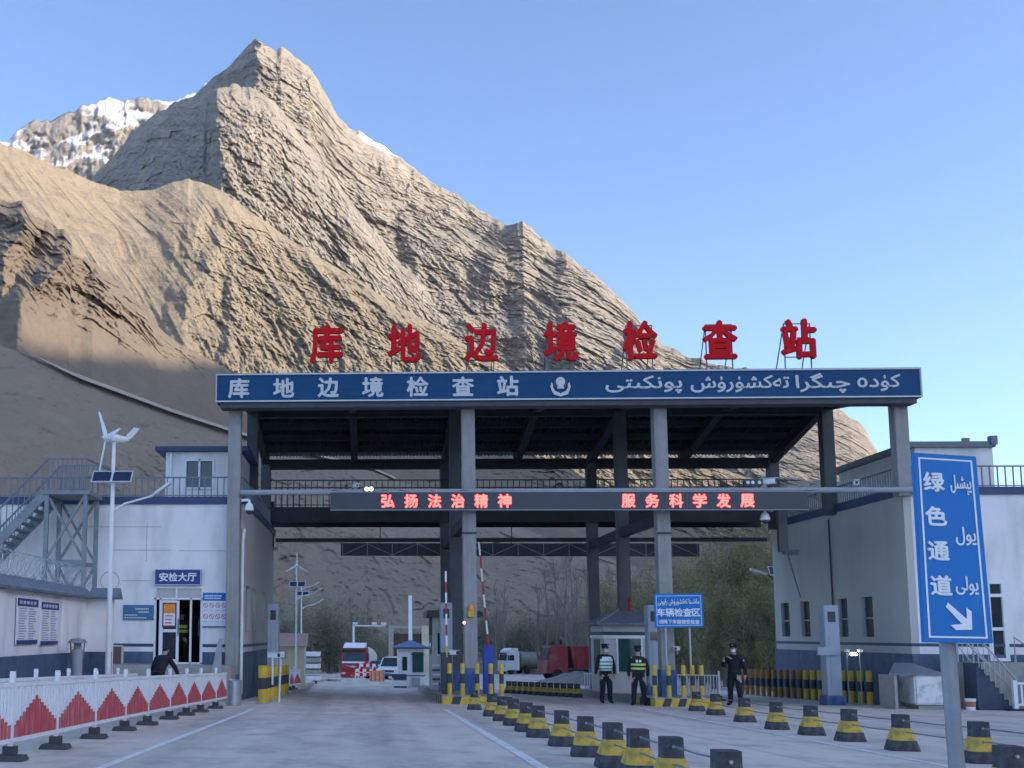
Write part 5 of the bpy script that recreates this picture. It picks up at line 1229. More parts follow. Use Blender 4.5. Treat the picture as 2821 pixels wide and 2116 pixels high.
# ------------------------------------------------------------------ vehicles
M_tyre = mat('tyre', (0.018,0.018,0.019), 0.85, var=0.2, scale=12)
M_tank = mat('tank_white', (0.60,0.60,0.57), 0.4, var=0.08, scale=2, dirt=((0.36,0.33,0.28), 0.6, 1.5, (1,1,2)))
M_tank2 = mat('tank_grey_green', (0.22,0.25,0.22), 0.4, var=0.15, scale=1.5, dirt=((0.25,0.16,0.12), 0.7, 1.0, (1,1,2)))
M_truckred = mat('truck_red', (0.36,0.012,0.02), 0.3, var=0.12, scale=2)
M_dusty = mat('dusty_red', (0.21,0.02,0.025), 0.6, var=0.2, scale=1.5, dirt=((0.20,0.13,0.10), 0.7, 1.2, (1,1,1)))
M_truckw = mat('truck_white', (0.78,0.79,0.80), 0.3, var=0.05, scale=2)
def wheel(t, x, y, r=0.5, w=0.28):
    a = MB().lathe([(r*0.62,-w/2),(r*0.95,-w/2),(r,-w*0.35),(r,w*0.35),(r*0.95,w/2),(r*0.62,w/2)], 20).build('tyre', M_tyre, t, smooth=True)
    a.location = (x,y,r); a.rotation_euler = (0,R(90),0)
    MB().lathe([(r*0.60,-w*0.42),(r*0.60,w*0.42)], 16).build('rim', M_steel, a)
def tank_truck(label, loc, yaw, cabm, tankm, s=1.0, deflector=M_wpaint):
    # local: front at -Y
    t = thing('tank_truck', label, 'truck', loc, yaw, None); t.scale = (s,s,s)
    prof = [(-1.15,0.55),(-1.18,1.25),(-1.05,2.05),(-0.85,3.05),(-0.55,3.25),(1.0,3.25),(1.0,0.55)]
    mb = MB(); mb.prism([(-1.22,y,z) for y, z in prof], (2.44,0,0)); mb.build('cab', cabm, t, bevel=0.06)
    mb = MB(); mb.prism([(-1.08,-0.95,3.20),(-1.0,-0.2,3.72),(-1.0,0.9,3.72),(-1.08,0.9,3.20)], (2.1,0,0)); mb.build('roof_deflector', deflector, t, bevel=0.05)
    n = Vector((0,-1,0.25)).normalized()
    mb = MB(); mb.prism([(-1.05,-1.14,1.95),(1.05,-1.14,1.95),(1.0,-0.92,2.82),(-1.0,-0.92,2.82)], (0,0.04,0)); mb.build('windscreen', M_glass, t)
    mb = MB(); mb.prism([(-1.15,-1.02,2.86),(1.15,-1.02,2.86),(1.12,-1.22,3.02),(-1.12,-1.22,3.02)], (0,0,0.03)); mb.build('sun_visor', M_dk, t)
    mb = MB(); mb.box((0,-1.19,1.84), (2.2,0.03,0.16)); mb.build('bonnet_strip', M_wpaint, t)
    mb = MB(); mb.prism([(x,-1.205,1.45+z) for x, z in ((-0.75,0.10),(-0.2,0.03),(0,0.14),(0.2,0.03),(0.75,0.10),(0.25,-0.06),(0,-0.16),(-0.25,-0.06))], (0,-0.03,0)); mb.build('badge', M_steel, t)
    mb = MB()
    for z in (1.10,1.28): mb.box((0,-1.19,z), (1.6,0.04,0.08))
    mb.build('grille', M_dk, t)
    MB().box((0,-1.18,0.62), (2.46,0.22,0.42)).build('bumper', cabm, t, bevel=0.04)
    for x in (-0.95,0.95): MB().box((x,-1.28,0.78), (0.42,0.06,0.20)).build('headlight', M_alu, t, bevel=0.03)
    MB().box((0,-1.295,0.56), (0.46,0.02,0.15)).build('number_plate', M_yel, t)
    for s_ in (-1, 1):
        MB().box((s_*1.40,-0.95,2.35), (0.22,0.14,0.75)).build('mirror', M_dk, t, bevel=0.03); MB().box((s_*1.235,-0.3,2.35), (0.02,0.75,0.75)).build('side_window', M_glass, t)
        for y in (-0.35,2.3,6.5,7.8): wheel(t, s_*1.03, y)
    MB().box((0,4.4,0.85), (1.0,8.2,0.25)).build('chassis', M_dk, t)
    mb = MB(); mb.tube([(0,1.45,2.05),(0,1.6,2.05),(0,8.6,2.05),(0,8.75,2.05)], [1.05,1.2,1.2,1.05], 24); mb.build('tank', tankm, t, smooth=True)
    MB().box((0,4.8,3.28), (0.7,5.0,0.10)).build('catwalk', M_dk, t)
    for y in (3.0,6.0): MB().lathe([(0.25,3.2),(0.25,3.4)], 12, (0,y,0)).build('hatch', M_steel, t)
    for y in (2.2,4.9,7.6): MB().box((0,y,1.0), (2.2,0.12,0.5)).build('tank_saddle', M_dk, t)
    return t
p = at(*q('D',768,990), 98); tank_truck('red tank truck facing the camera beyond the gate', (p.x, 98, gz(98)-0.3), R(-7), M_truckred, M_tank, 0.92)
p = at(*q('E',285,925), 158); tank_truck('white cab tank truck with grey green tank parked beyond the middle lane', (p.x, 158, gz(158)), R(-66), M_truckw, M_tank2, 1.0)
p = at(*q('E',725,900), 92); t = thing('dump_truck', 'red dump truck seen from the side behind the stored cones', 'truck', (p.x, 92, gz(92)), R(-80)); zt = at(*q('E',725,728), 92).z-gz(92)
MB().prism([(-1.2,0.2,1.0),(-1.2,5.2,1.0),(-1.2,5.6,zt),(-1.2,-0.1,zt)], (2.4,0,0)).build('tipper_body', M_dusty, t, bevel=0.04)
for k in range(6):
    for s_ in (-1.22,1.22): MB().box((s_,0.4+0.9*k,(1.0+zt)/2), (0.08,0.12,zt-1.05)).build('rib', M_dusty, t)
MB().prism([(-1.15,-2.1,0.6),(-1.15,-0.3,0.6),(-1.15,-0.3,2.9),(-1.15,-1.7,2.9),(-1.15,-2.05,1.7)], (2.3,0,0)).build('cab', M_dusty, t, bevel=0.06)
MB().prism([(-1.0,-2.10,1.75),(1.0,-2.10,1.75),(1.0,-1.78,2.7),(-1.0,-1.78,2.7)], (0,0.03,0)).build('windscreen', M_glass, t)
MB().box((0,1.9,0.8), (0.9,7,0.25)).build('chassis', M_dk, t)
for s_ in (-1, 1):
    for y in (-1.2,3.0,4.3): wheel(t, s_*1.02, y)
def car(label, loc, yaw, body, suv=True, name='parked_car'):
    t = thing(name, label, 'car', loc, yaw); H = 1.75 if suv else 1.45
    lower = [(-2.25,0.35),(-2.3,0.75),(-2.15,0.95),(-1.15,1.08),(2.2,1.05),(2.3,0.8),(2.25,0.35)]
    MB().prism([(-0.9,y,z) for y, z in lower], (1.8,0,0)).build('body', body, t, bevel=0.07)
    mb = MB(); lo = [(-1.15,1.05),(2.05 if suv else 1.5,1.05)]; up = [(-0.55,H),(1.8 if suv else 0.9,H)]
    vs = [(sx*0.86,lo[0][0],1.05) for sx in (-1,1)]+[(sx*0.86,lo[1][0],1.05) for sx in (1,-1)]+[(sx*0.68,up[0][0],H) for sx in (-1,1)]+[(sx*0.68,up[1][0],H) for sx in (1,-1)]
    mb.add(vs, [(0,1,5,4),(1,2,6,5),(2,3,7,6),(3,0,4,7)]); mb.build('glasshouse', M_glass, t)
    MB().box((0,(up[0][0]+up[1][0])/2,H+0.02), (1.36,up[1][0]-up[0][0],0.07)).build('roof', body, t, bevel=0.03)
    mb = MB()
    for s_ in (-1, 1):
        for a, b in ((0,0),(1,1)): mb.bar((s_*0.87,lo[a][0],1.05), (s_*0.69,up[b][0],H), 0.07, 0.07)
        mb.bar((s_*0.87,0.35,1.05), (s_*0.69,0.35,H), 0.07, 0.06)
    mb.build('pillars', body, t)
    MB().box((0,-2.27,0.72), (1.0,0.06,0.22)).build('grille', M_dk, t, bevel=0.02); MB().box((0,-2.29,0.45), (1.7,0.08,0.18)).build('bumper', M_dk, t, bevel=0.03)
    for s_ in (-1, 1):
        MB().box((s_*0.70,-2.22,0.80), (0.34,0.14,0.16)).build('headlight', M_alu, t, bevel=0.03); MB().box((s_*1.0,-0.75,1.12), (0.2,0.1,0.14)).build('mirror', body, t)
        for y in (-1.4,1.4): wheel(t, s_*0.82, y, 0.36, 0.22)
    MB().box((0,-2.335,0.52), (0.44,0.02,0.12)).build('number_plate', M_sign, t)
    return t
p = at(*q('D',1060,960), 88); car('white off-road car facing the camera partly behind the guard booth', (p.x, 88, gz(88)), R(-12), M_truckw)
p = at(*q('D',965,950), 93); car('blue car parked between the red truck and the white car', (p.x, 93, gz(93)), R(-14), mat('car_blue', (0.05,0.10,0.20), 0.3, var=0.1), False)

# ------------------------------------------------------------------ roadworks barricades and odds by the truck
for k, (x, y, Y) in enumerate(((855,985,80),(828,1000,77),(880,1000,78))):
    p = at(*q('D',x,y), Y); t = thing('barricade', f'red and white striped barricade in front of the red truck, {("middle","left","right")[k]} of three', 'barricade', (p.x, Y, gz(Y)), 0.3*(k-1), 'barricades before the red truck')
    h = 1.25 if k == 0 else 0.85
    for z in (h*0.55, h*0.9):
        mb = MB()
        for j in range(6): mb.box((-0.6+0.24*j+0.0,0,z), (0.24,0.04,0.22), 0, j % 2)
        mb.build('board', [M_red, M_wpaint], t)
    for s_ in (-1, 1): MB().bar((s_*0.55,-0.3,0), (s_*0.5,0.02,h), 0.05, 0.05).build('leg', M_wpaint, t); MB().bar((s_*0.55,0.3,0), (s_*0.5,0.02,h), 0.05, 0.05).build('leg', M_wpaint, t)
p = at(*q('D',938,1000), 76); t = thing('orange_crate', 'pale orange crate standing by the barricades', 'crate', (p.x, 76, gz(76)))
mb = MB(); mb.box((0,0,0.36), (1.0,0.7,0.66)); mb.build('body', mat('crate_orange', (0.62,0.36,0.20), 0.8, var=0.2, scale=5), t); MB().box((0,0,0.72), (1.05,0.75,0.06)).build('lid', M_orange, t)
for k in range(4): MB().box((-0.42+0.28*k,-0.36,0.36), (0.08,0.03,0.6)).build('slat', M_redp, t)
# things along the left edge of the road beyond the gate
fence_panel('barrier_fence', 'white barrier panel with red pickets beyond the left building', 'red and white barrier panels beyond the gate', 48.5, 1.9, -3.55, -3.5)
fence_panel('barrier_fence', 'far white barrier panel with red pickets beyond the left building', 'red and white barrier panels beyond the gate', 50.5, 1.9, -3.5, -3.3)
for k in range(3): fence_panel('barrier_fence', f'white barrier panel with red pickets behind the right officer, {nth(k)} from the camera', 'white barrier panels behind the right island', 40.0+1.9*k, 1.5, 12.6-1.3*k, 11.4-1.3*k)
p = at(*q('D',260,860), 54); t = thing('roadside_shed', 'cream corrugated shed with pinkish roof beyond the left building', 'shed', (p.x, 54, gz(54))); h = at(*q('D',260,640), 54).z-gz(54)
mb = MB(); n = 12
for k in range(n): mb.box((-0.8+1.6*(k+0.5)/n,0.02*(k%2),h*0.38), (1.6/n,0.06,h*0.76))
mb.build('wall', mat('cream_sheet', (0.62,0.54,0.36), 0.6, var=0.1, scale=3), t); MB().box((0,1.0,h*0.38), (1.55,1.9,h*0.74)).build('body', M_beige, t)
mb = MB(); mb.prism([(-0.95,-0.25,h*0.76),(0.95,-0.25,h*0.76),(0.95,1.0,h),(-0.95,1.0,h)], (0,0,0.05)); mb.prism([(-0.95,1.0,h),(0.95,1.0,h),(0.95,2.2,h*0.76),(-0.95,2.2,h*0.76)], (0,0,0.05)); mb.build('roof', mat('pink_sheet', (0.42,0.28,0.23), 0.6, var=0.12), t)
p = at(*q('D',405,850), 66); t = thing('stacked_slabs', 'stack of pale concrete slabs by the left road edge', 'slabs', (p.x, 66, gz(66)))
for k in range(5): MB().box((0.03*(k%2),0,0.35+0.36*k), (1.6,1.2,0.26)).build('slab', M_stepc if k % 2 else M_wpaint, t)
for k in range(2): MB().box((-0.5+k,0,0.1), (0.2,1.0,0.2)).build('bearer', M_dk, t)
p = at(*q('D',758,715), 118); t = thing('camera_gantry', 'white L-shaped camera gantry behind the red truck', 'gantry', (p.x, 118, gz(118))); H = at(*q('D',758,575), 118).z-gz(118); L = at(*q('D',1000,575), 118).x-p.x
MB().tube([(0,0,0),(0,0,H)], 0.11, 10).build('pole', M_wpaint, t, smooth=True); MB().tube([(-0.1,0,H),(L,0,H)], 0.08, 10).build('arm', M_wpaint, t, smooth=True)
for f in (0.05,0.65,0.95): MB().box((L*f,-0.1,H+0.25), (0.55,0.4,0.25)).build('camera', M_alu, t)
p = at(*q('D',1310,740), 112); t = thing('stone_gateway', 'pale stone gateway with dark opening beyond the guard booth', 'gateway', (p.x, 112, gz(112))); H = at(*q('D',1300,575), 112).z-gz(112)
for x in (0, -3.6): MB().box((x,0,H/2), (0.9 if x == 0 else 0.5,0.8,H)).build('pillar', mat('pale_stone', (0.60,0.52,0.40), 0.9, var=0.15, scale=2) if x == 0 else M_stepc, t, bevel=0.03)
MB().box((-1.9,0,H-0.15), (2.9,0.6,0.26)).build('lintel', M_stepc, t); MB().box((-1.9,0.6,H*0.42), (3.0,0.3,H*0.84)).build('gate_leaf', mat('old_wood', (0.10,0.07,0.05), 0.8, var=0.3), t)
# low stone wall far behind
t = thing('stone_wall', 'low pale retaining wall across the valley floor behind the vehicles', 'wall', (10, 170, gz(170)-0.3))
MB().box((0,0,1.2), (70,0.5,2.4)).build('wall', mat('rubble', (0.36,0.32,0.27), 0.95, var=0.25, scale=1.5, bump=0.5, bscale=3), t); MB().box((0,-0.05,2.45), (70.2,0.7,0.14)).build('coping', M_stepc, t)

# ------------------------------------------------------------------ people
def person(label, loc, yaw, H=1.8, pose=None, vest=None, cap=True, mask=True, hair=True, patch=False, coat=M_uni):
    P_ = dict(lean=0.0, hx=0.0, arms=((0.10,-0.05,0.10,-0.10),(0.10,-0.05,0.10,-0.10)), stance=0.10, step=0.0, turn=0.0); P_.update(pose or {})
    t = thing('person', label, 'person', loc, yaw); k = H/1.8
    J = []; Rr = []; E = []
    def add(p, r, par=None):
        J.append(Vector(p)*k); g = 1.2; Rr.append((r[0]*k*g, r[1]*k*g) if isinstance(r, tuple) else (r*k*g, r*k*g))
        if par is not None: E.append((par, len(J)-1))
        return len(J)-1
    ln = P_['lean']
    def sp(z, x=0.0, y=0.0): return (x, y-ln*(z-0.95)*1.0, 0.95+(z-0.95)*(1-0.18*ln))
    pel = add((0,0,0.95), (0.17,0.125)); wa = add(sp(1.10), (0.145,0.11), pel); ch = add(sp(1.30), (0.185,0.135), wa); up = add(sp(1.45), (0.13,0.10), ch)
    nk = add(sp(1.53), 0.050, up); add(sp(1.60,0,-0.015), 0.056, nk); jw = len(J)-1; hd = add(sp(1.69,0,-0.012), (0.070,0.082), jw); tp = add(sp(1.765), (0.052,0.062), hd)
    hands = []
    for s_, a in ((-1, P_['arms'][0]), (1, P_['arms'][1])):
        sh = add(sp(1.43, s_*0.19), 0.075, up); so = Vector(sp(1.43, s_*0.22))
        el = so+Vector((s_*a[0], a[1], -0.27)); wr = el+Vector((s_*(a[2]-0.10), a[3], -0.245 if len(a) < 5 else a[4]))
        e = add(el, 0.056, sh); w = add(wr, 0.040, e); d = (wr-el).normalized(); hp = add(wr+d*0.085, (0.040,0.022), w); hands.append((wr*k, d, s_, (wr+d*0.085)*k))
    for s_ in (-1, 1):
        hip = add((s_*0.095,0,0.88), 0.105, pel); st = P_['step']*s_
        kn = add((s_*(0.095+P_['stance']*0.3), -st*0.5-0.02, 0.50), 0.076, hip); an = add((s_*(0.095+P_['stance']*0.5), -st*0.5+0.03, 0.10), 0.062, kn)
        fo = add((s_*(0.10+P_['stance']*0.6), -st*0.5-0.05, 0.045), 0.042, an); add((s_*(0.11+P_['stance']*0.7), -st*0.5-0.16, 0.04), 0.034, fo)
    me = bpy.data.meshes.new('body'); me.from_pydata([tuple(j) for j in J], E, []); ob = bpy.data.objects.new('tmp', me); C.objects.link(ob)
    md = ob.modifiers.new('s', 'SKIN'); md.use_smooth_shade = True; sv = me.skin_vertices[0].data
    for i, r in enumerate(Rr): sv[i].radius = r
    sv[0].use_root = True
    ob.modifiers.new('d', 'SUBSURF').levels = 2; bpy.context.view_layer.update()
    bm_ = bpy.data.meshes.new_from_object(ob.evaluated_get(bpy.context.evaluated_depsgraph_get())); bpy.data.objects.remove(ob)
    nb = bpy.data.meshes.new('body'); vs = [v.co.copy() for v in bm_.vertices]; fs = [tuple(p.vertices) for p in bm_.polygons]
    mb = MB(); mb.add(vs, fs)
    for wr, d, s_, tip in hands:                       # fingers and thumb
        for f in range(4):
            b = tip+Vector((0,(f-1.5)*0.018*k,0)); L = (0.065,0.078,0.074,0.055)[f]*k
            mb.tube([b-d*0.02*k, b+d*L*0.6, b+d*L+Vector((-s_*0.018*k,0,0))], [0.0095*k,0.009*k,0.007*k], 6)
        b = wr+d*0.03*k; mb.tube([b, b+d*0.03*k+Vector((0,-0.035*k,0)), b+d*0.07*k+Vector((0,-0.045*k,0))], [0.012*k,0.010*k,0.008*k], 6)
    zn = Vector(sp(1.535))*k; hdp = Vector(sp(1.68))*k
    for i, f in enumerate(mb.f):
        c = sum((Vector(mb.v[j]) for j in f), Vector())/len(f)
        m_ = 0
        if (c-hdp).length < 0.19*k and c.z > zn.z: m_ = 1
        for wr, d, s_, tip in hands:
            if (c-wr).dot(d) > 0.01*k and (c-wr).length < 0.25*k: m_ = 1
        if c.z < 0.105*k: m_ = 2
        mb.m[i] = m_
    mb.build('body', [coat, M_skin, M_black], t, smooth='all')
    h0 = Vector(sp(1.70))*k; tr = P_['turn']
    def face(v): v = Vector(v); return h0+Vector((v.x*math.cos(tr)-v.y*math.sin(tr), v.x*math.sin(tr)+v.y*math.cos(tr), v.z))*k
    if hair:
        mb = MB(); mb.ball(tuple(face((0,0.018,0.035))), (0.088*k,0.098*k,0.085*k), 14, 8); mb.build('hair', M_hair, t, smooth='all')
    for s_ in (-1, 1): MB().ball(tuple(face((s_*0.032,-0.088,0.0))), 0.010*k, 6, 4).build('eye', M_hair, t)
    for s_ in (-1, 1): MB().ball(tuple(face((s_*0.085,0.0,-0.01))), (0.012*k,0.022*k,0.032*k), 8, 6).build('ear', M_skin, t)
    MB().ball(tuple(face((0,-0.105,-0.022))), (0.012*k,0.018*k,0.02*k), 6, 5).build('nose', M_skin, t)
    if mask:
        mb = MB(); mb.ball(tuple(face((0,-0.055,-0.055))), (0.072*k,0.062*k,0.058*k), 14, 8); mb.build('face_mask', M_maskw, t, smooth='all')
    if cap:
        c0 = face((0,0.005,0.055)); mb = MB(); mb.lathe([(0.098*k,0.0),(0.102*k,0.04*k),(0.125*k,0.075*k),(0.115*k,0.10*k),(0.02*k,0.108*k)], 18, tuple(c0)); mb.build('cap', M_uni, t, smooth=True)
        v = [face((math.sin(a)*0.095,-0.02-math.cos(a)*0.13,0.058-0.03*math.cos(a))) for a in np.linspace(-1.1,1.1,9)]; MB().prism(v, (0,0,0.008)).build('cap_peak', M_black, t)
        MB().ball(tuple(face((0,-0.105,0.115))), (0.02*k,0.012*k,0.022*k), 8, 5).build('cap_badge', M_alu, t)
    MB().lathe([(0.195*k,0),(0.195*k,0.045*k)], 18).build('belt', M_black, t); b_ = _kid[t.name][-1]; b_.location = (0,0,1.0*k); b_.scale = (1,0.76,1)
    if vest:
        bands = vest; n = 24; mb = MB(); vs = []; zs = np.linspace(1.02,1.455,len(bands)+1)
        for z in zs:
            f = (z-1.02)/0.435; rx = 0.205+0.035*math.sin(f*2.4)-0.05*max(0,f-0.85)/0.15; ry = 0.158+0.020*math.sin(f*2.6)
            for j in range(n):
                a = 2*math.pi*j/n; vs.append(Vector(sp(z, math.cos(a)*rx, math.sin(a)*ry))*k)
        for i, m_ in enumerate(bands): mb.add([], [], 0)
        mb.v = [tuple(v) for v in vs]
        for i, m_ in enumerate(bands):
            for j in range(n): mb.f.append((i*n+j, i*n+(j+1)%n, (i+1)*n+(j+1)%n, (i+1)*n+j)); mb.m.append(m_)
        mb.build('vest', [M_vestd, M_vestg2, M_reflect, M_lime], t, smooth='all')
    if patch:
        MB().ball((0.285*k,0.0,1.33*k), (0.02*k,0.05*k,0.055*k), 8, 6).build('arm_badge', M_reflect, t)
    return t
M_maskw = mat('mask_white', (0.75,0.80,0.82), 0.7, var=0.04); M_vestd = mat('vest_dark', (0.015,0.02,0.02), 0.8, var=0.3); M_vestg2 = mat('vest_green', (0.06,0.16,0.10), 0.7, var=0.1); M_lime = mat('vest_lime', (0.55,0.68,0.16), 0.5, var=0.06)
p = gp(*q('E',1025,1165)); o1 = person('officer in a white and green reflective vest, mask and cap standing by the right island', (p.x, p.y, gz(p.y)), R(12), 1.86,
    dict(arms=((0.08,-0.02,0.14,0.0),(0.06,0.0,0.09,-0.04)), turn=0.35, stance=0.08), vest=[2,1,2,2,1,2,2,1,2,2,2,2])
p = gp(*q('E',1275,1183)); o2_ = person('officer seen from behind in a dark vest with two lime reflective bands', (p.x, p.y, gz(p.y)), R(172), 1.78,
    dict(arms=((0.07,0.0,0.10,-0.05),(0.06,-0.02,0.10,-0.06)), stance=0.14), vest=[0,0,0,3,3,0,0,3,3,0,0,0,0,0], mask=False)
mb = MB(); put_chars(mb, '警察', (0,0.188,1.36), 0.10, 0.085, (-1,0,0), (0,0,1), bold=0.03, ext=0.004); mb.build('back_lettering', M_reflect, o2_)
for s_ in (-1, 1): MB().box((s_*0.17,0.02,1.465), (0.10,0.09,0.02)).build('shoulder_tab', M_reflect, o2_)
p = gp(*q('E',2010,1183)); person('officer in dark uniform and white mask standing alone right of the right island', (p.x, p.y, gz(p.y)), R(-38), 1.88,
    dict(arms=((0.05,-0.16,0.04,-0.12,0.16),(0.10,0.02,0.10,-0.04)), stance=0.12), patch=True)
p = at(*q('B',1205,860), 27.6); person('person in a dark navy jacket stooping behind the white barrier panels', (p.x, 27.6, gz(27.6)), R(165), 1.66,
    dict(lean=0.62, arms=((0.14,-0.10,0.14,-0.12),(0.14,-0.10,0.14,-0.12)), stance=0.3), mask=False, cap=False)
person('person in a lime banded vest standing inside the dark doorway', (at(*q('B',1385,600), 36.4).x, 36.4, 1.13), R(0), 1.72, dict(), vest=[0,3,3,0,3,3,0,0], mask=False)
# ------------------------------------------------------------------ trees, track, mound
def leaf_tri(mb, c, s, r, m=0):
    a = Vector((r.gauss(0,1), r.gauss(0,1), r.gauss(0,1))).normalized(); b = a.cross(Vector((r.gauss(0,1), r.gauss(0,1), r.gauss(0,1)))).normalized()
    mb.v += [tuple(c-a*s), tuple(c+b*s*0.55), tuple(c+a*s), tuple(c-b*s*0.55)]; n = len(mb.v); mb.f.append((n-4,n-3,n-2,n-1)); mb.m.append(m)
M_bark = mat('grey_bark', (0.20,0.175,0.15), 0.9, var=0.25, scale=4, stretch=(1,1,0.3))
M_twig = mat('twig', (0.26,0.225,0.17), 0.9, var=0.3, scale=3)
M_leafo = mat('olive_leaf', (0.31,0.27,0.10), 0.8, var=0.35, scale=0.5, col2=(0.18,0.18,0.09))
M_leafg = mat('grey_green_leaf', (0.26,0.26,0.165), 0.8, var=0.3, scale=0.5, col2=(0.155,0.17,0.12))
def poplar(seed, H):
    r = random.Random(seed); t = thing('bare_poplar', 'tmp', 'tree'); mb = MB()
    tp = [Vector((0.25*math.sin(k*0.9+seed)*k/8, 0.25*math.cos(k*0.7)*k/8, H*k/8)) for k in range(9)]
    mb.tube(tp, [0.02+0.17*(1-k/8) for k in range(9)], 7); mb.build('trunk', M_bark, t, smooth=True)
    lim = MB(); tw = MB()
    for k in range(46):
        f = r.uniform(0.12,0.97); b = tp[int(f*8)].lerp(tp[min(8,int(f*8)+1)], f*8%1); a = r.uniform(0,6.28); L = H*r.uniform(0.2,0.42)*(1.15-f)
        sp_ = r.uniform(0.35,0.8); d = Vector((math.cos(a)*sp_, math.sin(a)*sp_, 1)).normalized(); pts = [b, b+d*L*0.5+Vector((math.cos(a),math.sin(a),0))*0.1*L, b+d*L]
        lim.tube(pts, [0.045*(1.1-f)+0.012,0.022,0.008], 5)
        for j in range(11):
            g = r.uniform(0.2,1); c = pts[0].lerp(pts[2], g); e = c+Vector((r.uniform(-.35,.35),r.uniform(-.35,.35),r.uniform(0.3,0.9)))*r.uniform(0.6,1.4)*0.9
            tw.tube([c,(c+e)/2+Vector((r.uniform(-.05,.05),0,0)),e], [0.010,0.007,0.004], 3, cap=False)
    lim.build('limbs', M_bark, t); tw.build('crown', M_twig, t); return t
def willow(seed, H, Wd, leafm, n=11000, twigs=700, ls=0.075):
    r = random.Random(seed); t = thing('shrub_willow', 'tmp', 'tree'); st = MB(); cr = MB(); cl = []
    for k in range(11):
        a = r.uniform(0,6.28); rr = r.uniform(0.2,1)*Wd*0.42; top = Vector((math.cos(a)*rr, math.sin(a)*rr, H*r.uniform(0.6,1.0)))
        m_ = Vector((top.x*0.35, top.y*0.35, top.z*0.5)); b = Vector((math.cos(a)*0.25, math.sin(a)*0.25, 0)); st.tube([b, m_, top], [0.11,0.06,0.015], 5)
        for j in range(9): f = r.uniform(0.25,1.05); c = (b.lerp(m_, f*2) if f < 0.5 else m_.lerp(top, (f-0.5)*2)); cl.append((c+Vector((r.gauss(0,.5),r.gauss(0,.5),r.gauss(0,.4))), r.uniform(0.35,0.95)))
    st.build('trunk', M_bark, t, smooth=True)
    for k in range(twigs):
        c, s_ = r.choice(cl); e = c+Vector((r.gauss(0,.5),r.gauss(0,.5),r.uniform(0.2,1.3))); cr.tube([c,e], [0.012,0.004], 3, cap=False)
    nt_ = len(cr.f)
    for k in range(n):
        c, s_ = r.choice(cl); v = Vector((r.gauss(0,1),r.gauss(0,1),r.gauss(0,1.15)))*s_*0.62; p = c+v
        if p.z < 0.1: p.z = r.uniform(0.1,0.6)
        leaf_tri(cr, p, ls*r.uniform(0.6,1.3), r, 1)
    cr.build('crown', [M_twig, leafm], t); return t
rt = random.Random(12)
pops = [poplar(3,13.0), poplar(8,14.0)]
wo = [willow(21,9.6,5.2,M_leafo), willow(33,10.4,4.8,M_leafo), willow(38,8.8,5.6,M_leafo)]
wg = [willow(44,6.4,6.6,M_leafg), willow(57,5.6,6.2,M_leafg)]
used = set()
def place(protos, x, y, s, label, group):
    src = protos[rt.randrange(len(protos))]
    o = src if src.name not in used else dup(src); used.add(src.name)
    z = gz(y)-0.05; o.location = (x, y, z); o.rotation_euler = (0,0,rt.uniform(0,6.28)); o.scale = (s*rt.uniform(0.9,1.1),)*2+(s,); o['label'] = label; o['group'] = group
for k in range(28):                                    # olive mass to the right behind the gate
    y = 64+rt.uniform(0,52); px = 1890+280*(k+rt.uniform(0,1))/28 if k % 2 else rt.uniform(1905,2170); x = (px-1014)/2950*y
    place(wo, x, y, 0.84+0.0062*(y-66)+rt.uniform(-.08,.12), 'leafy olive green willow in the dense stand right of the gate', 'olive willows right of the gate')
for k in range(12):                                    # and the lighter, lower stand behind the booth and inspection sign
    y = 105+rt.uniform(0,40); px = 1650+22*k+rt.uniform(-8,8); place(wo, (px-1014)/2950*y, y, 0.95+0.004*(y-105)+rt.uniform(-.1,.1)+(0.25 if px > 1800 else 0), 'sparse olive tree standing behind the right booth and the inspection sign', 'olive trees behind the right booth')
for px, y, s_ in ((1930,62,0.55),(2010,60,0.6),(2085,58,0.6),(2140,60,0.7)): place(wo, (px-1014)/2950*y, y, s_, 'low olive bush at the foot of the willow stand', 'low bushes before the willow stand')
for k in range(13):                                    # grey green trees beyond the road on the left
    y = 125+rt.uniform(0,40); px = 765+k*33+rt.uniform(-14,14); x = (px-1014)/2950*y
    place(wg, x, y, (1.25 if px < 1010 else 0.8)+rt.uniform(-.1,.2), 'grey green tree in the row beyond the road behind the trucks', 'grey green trees beyond the road')
for k in range(11):
    y = 165+rt.uniform(0,25); px = 1330+k*30+rt.uniform(-12,12); x = (px-1014)/2950*y
    place(wg, x, y, 1.45+rt.uniform(-.15,.25), 'grey green tree in the row behind the white tank truck', 'grey green trees behind the tank truck')
for px, y, s_ in ((1358,150,0.95),(1380,165,1.0),(1520,150,1.15),(1545,148,1.2),(1575,155,1.15),(1600,150,1.1),(1625,160,1.2),(1665,150,1.1),(1690,160,1.15),(1745,150,1.15),(1770,160,1.2),(1470,155,1.0),(1495,160,1.15),(1560,140,1.25)): place(pops, (px-1014)/2950*y, y, s_, 'tall bare poplar rising behind the middle lanes', 'bare poplars behind the middle lanes')
for k in range(11): y = 120+rt.uniform(0,18); px = 1905+k*22; place(pops, (px-1014)/2950*y, y, 1.0+rt.uniform(-.05,.1), 'tall bare poplar rising above the olive willows', 'bare poplars above the olive willows')
for px, y, s_ in ((935,150,0.75),(965,152,0.8),(985,150,0.72),(1012,155,0.8)): place(pops, (px-1014)/2950*y, y, s_, 'slim bare poplar above the trees behind the red truck', 'bare poplars behind the red truck')
t = thing('gravel_heap', 'grey gravel heap beside the road beyond the middle lane', 'heap', ((1575-1014)/2950*70, 70, gz(70)))
n1, n2 = 24, 10; vs = []; r = random.Random(3)
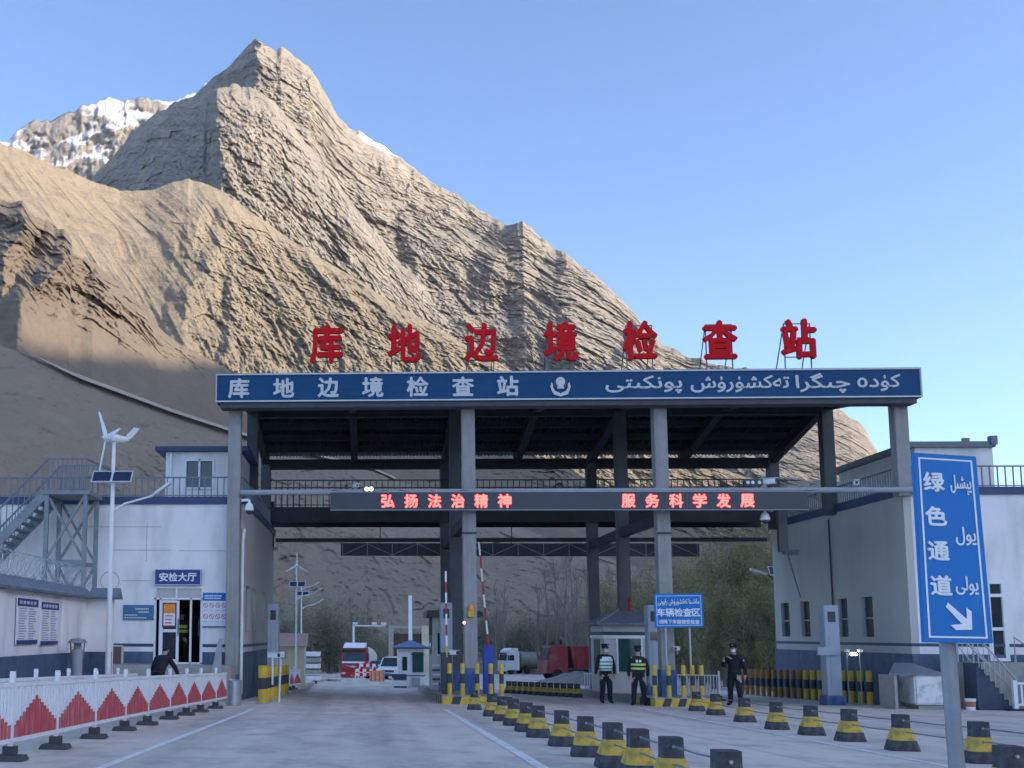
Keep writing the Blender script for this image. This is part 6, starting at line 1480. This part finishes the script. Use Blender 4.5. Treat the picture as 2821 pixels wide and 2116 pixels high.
for i in range(n2+1):
    for j in range(n1): a = 2*math.pi*j/n1; f = i/n2; vs.append((math.cos(a)*2.9*f*(1+0.1*r.uniform(-1,1)), math.sin(a)*2.0*f, 0.85*(1-f**1.4)+0.08*r.uniform(-1,1)*(f < 0.95)))
MB().add(vs, [(i*n1+j, i*n1+(j+1)%n1, (i+1)*n1+(j+1)%n1, (i+1)*n1+j) for i in range(n2) for j in range(n1)]).build('gravel', mat('gravel', (0.22,0.20,0.185), 0.95, var=0.3, scale=5, bump=0.6, bscale=14), t, smooth='all')
# dirt track along the crest of the near hill
def track():
    px = np.linspace(60, 1090, 60); L = []
    for i, x in enumerate(px):
        y = np.interp(x, [p[0] for p in LOW], [p[1] for p in LOW]); D = np.interp(x, (-400,1000,2900), (330,290,260)); B = np.interp(x, (-400,1000,2900), (175,185,190))
        d = ray(x, y); h = math.hypot(d.x, d.y); P0 = Vector((d.x/h*D, d.y/h*D, EYE+d.z/h*D)); w = 4.6*min(1, (i+2)/12)*(1.25-0.5*i/60)
        sl_ = (P0.z+6)/(D-B)*1.15
        L.append((P0+Vector((0,0,0.5)), P0-Vector((d.x/h,d.y/h,0))*w+Vector((0,0,-sl_*w*0.72+0.9))))
    mb = MB()
    for (a, b), (c, d) in zip(L, L[1:]): mb.quad(a, b, d, c)
    mb.build('dirt_track', mat('track_dust', (0.42,0.35,0.27), 0.95, var=0.12, scale=0.2), kind='structure')
track()

# pavement with kerb curving along the left side beyond the gate
kp = [gp(*q('D',x,y)) for x, y in ((300,1098),(380,1078),(425,1045),(445,1020),(470,1003),(560,995),(650,1000))]
kp = [Vector((p.x, max(38,min(p.y,80)), 0)) for p in kp]
mb = MB()
for a, b in zip(kp, kp[1:]):
    for (x0, x1, h0, h1) in ((-0.3,0,0.0,0.14),):
        a0, b0 = Vector((a.x,a.y,gz(a.y))), Vector((b.x,b.y,gz(b.y)))
        mb.bar(a0+Vector((0,0,0.07)), b0+Vector((0,0,0.07)), 0.25, 0.16)
mb.build('kerb', M_stepc, kind='structure')

# the valley air
hz = MB(); hz.box((0,2000,930), (9000,9400,1960)); ho = hz.build('haze', bpy.data.materials.new('valley_air'), kind='stuff')
hm = ho.data.materials[0]; hm.use_nodes = True; hn = hm.node_tree.nodes; hn.remove(hn['Principled BSDF'])
pv = hn.new('ShaderNodeVolumePrincipled'); pv.inputs['Color'].default_value = (0.86,0.91,1.0,1); pv.inputs['Density'].default_value = 0.00002; pv.inputs['Anisotropy'].default_value = 0.2
hm.node_tree.links.new(pv.outputs[0], hn['Material Output'].inputs['Volume'])
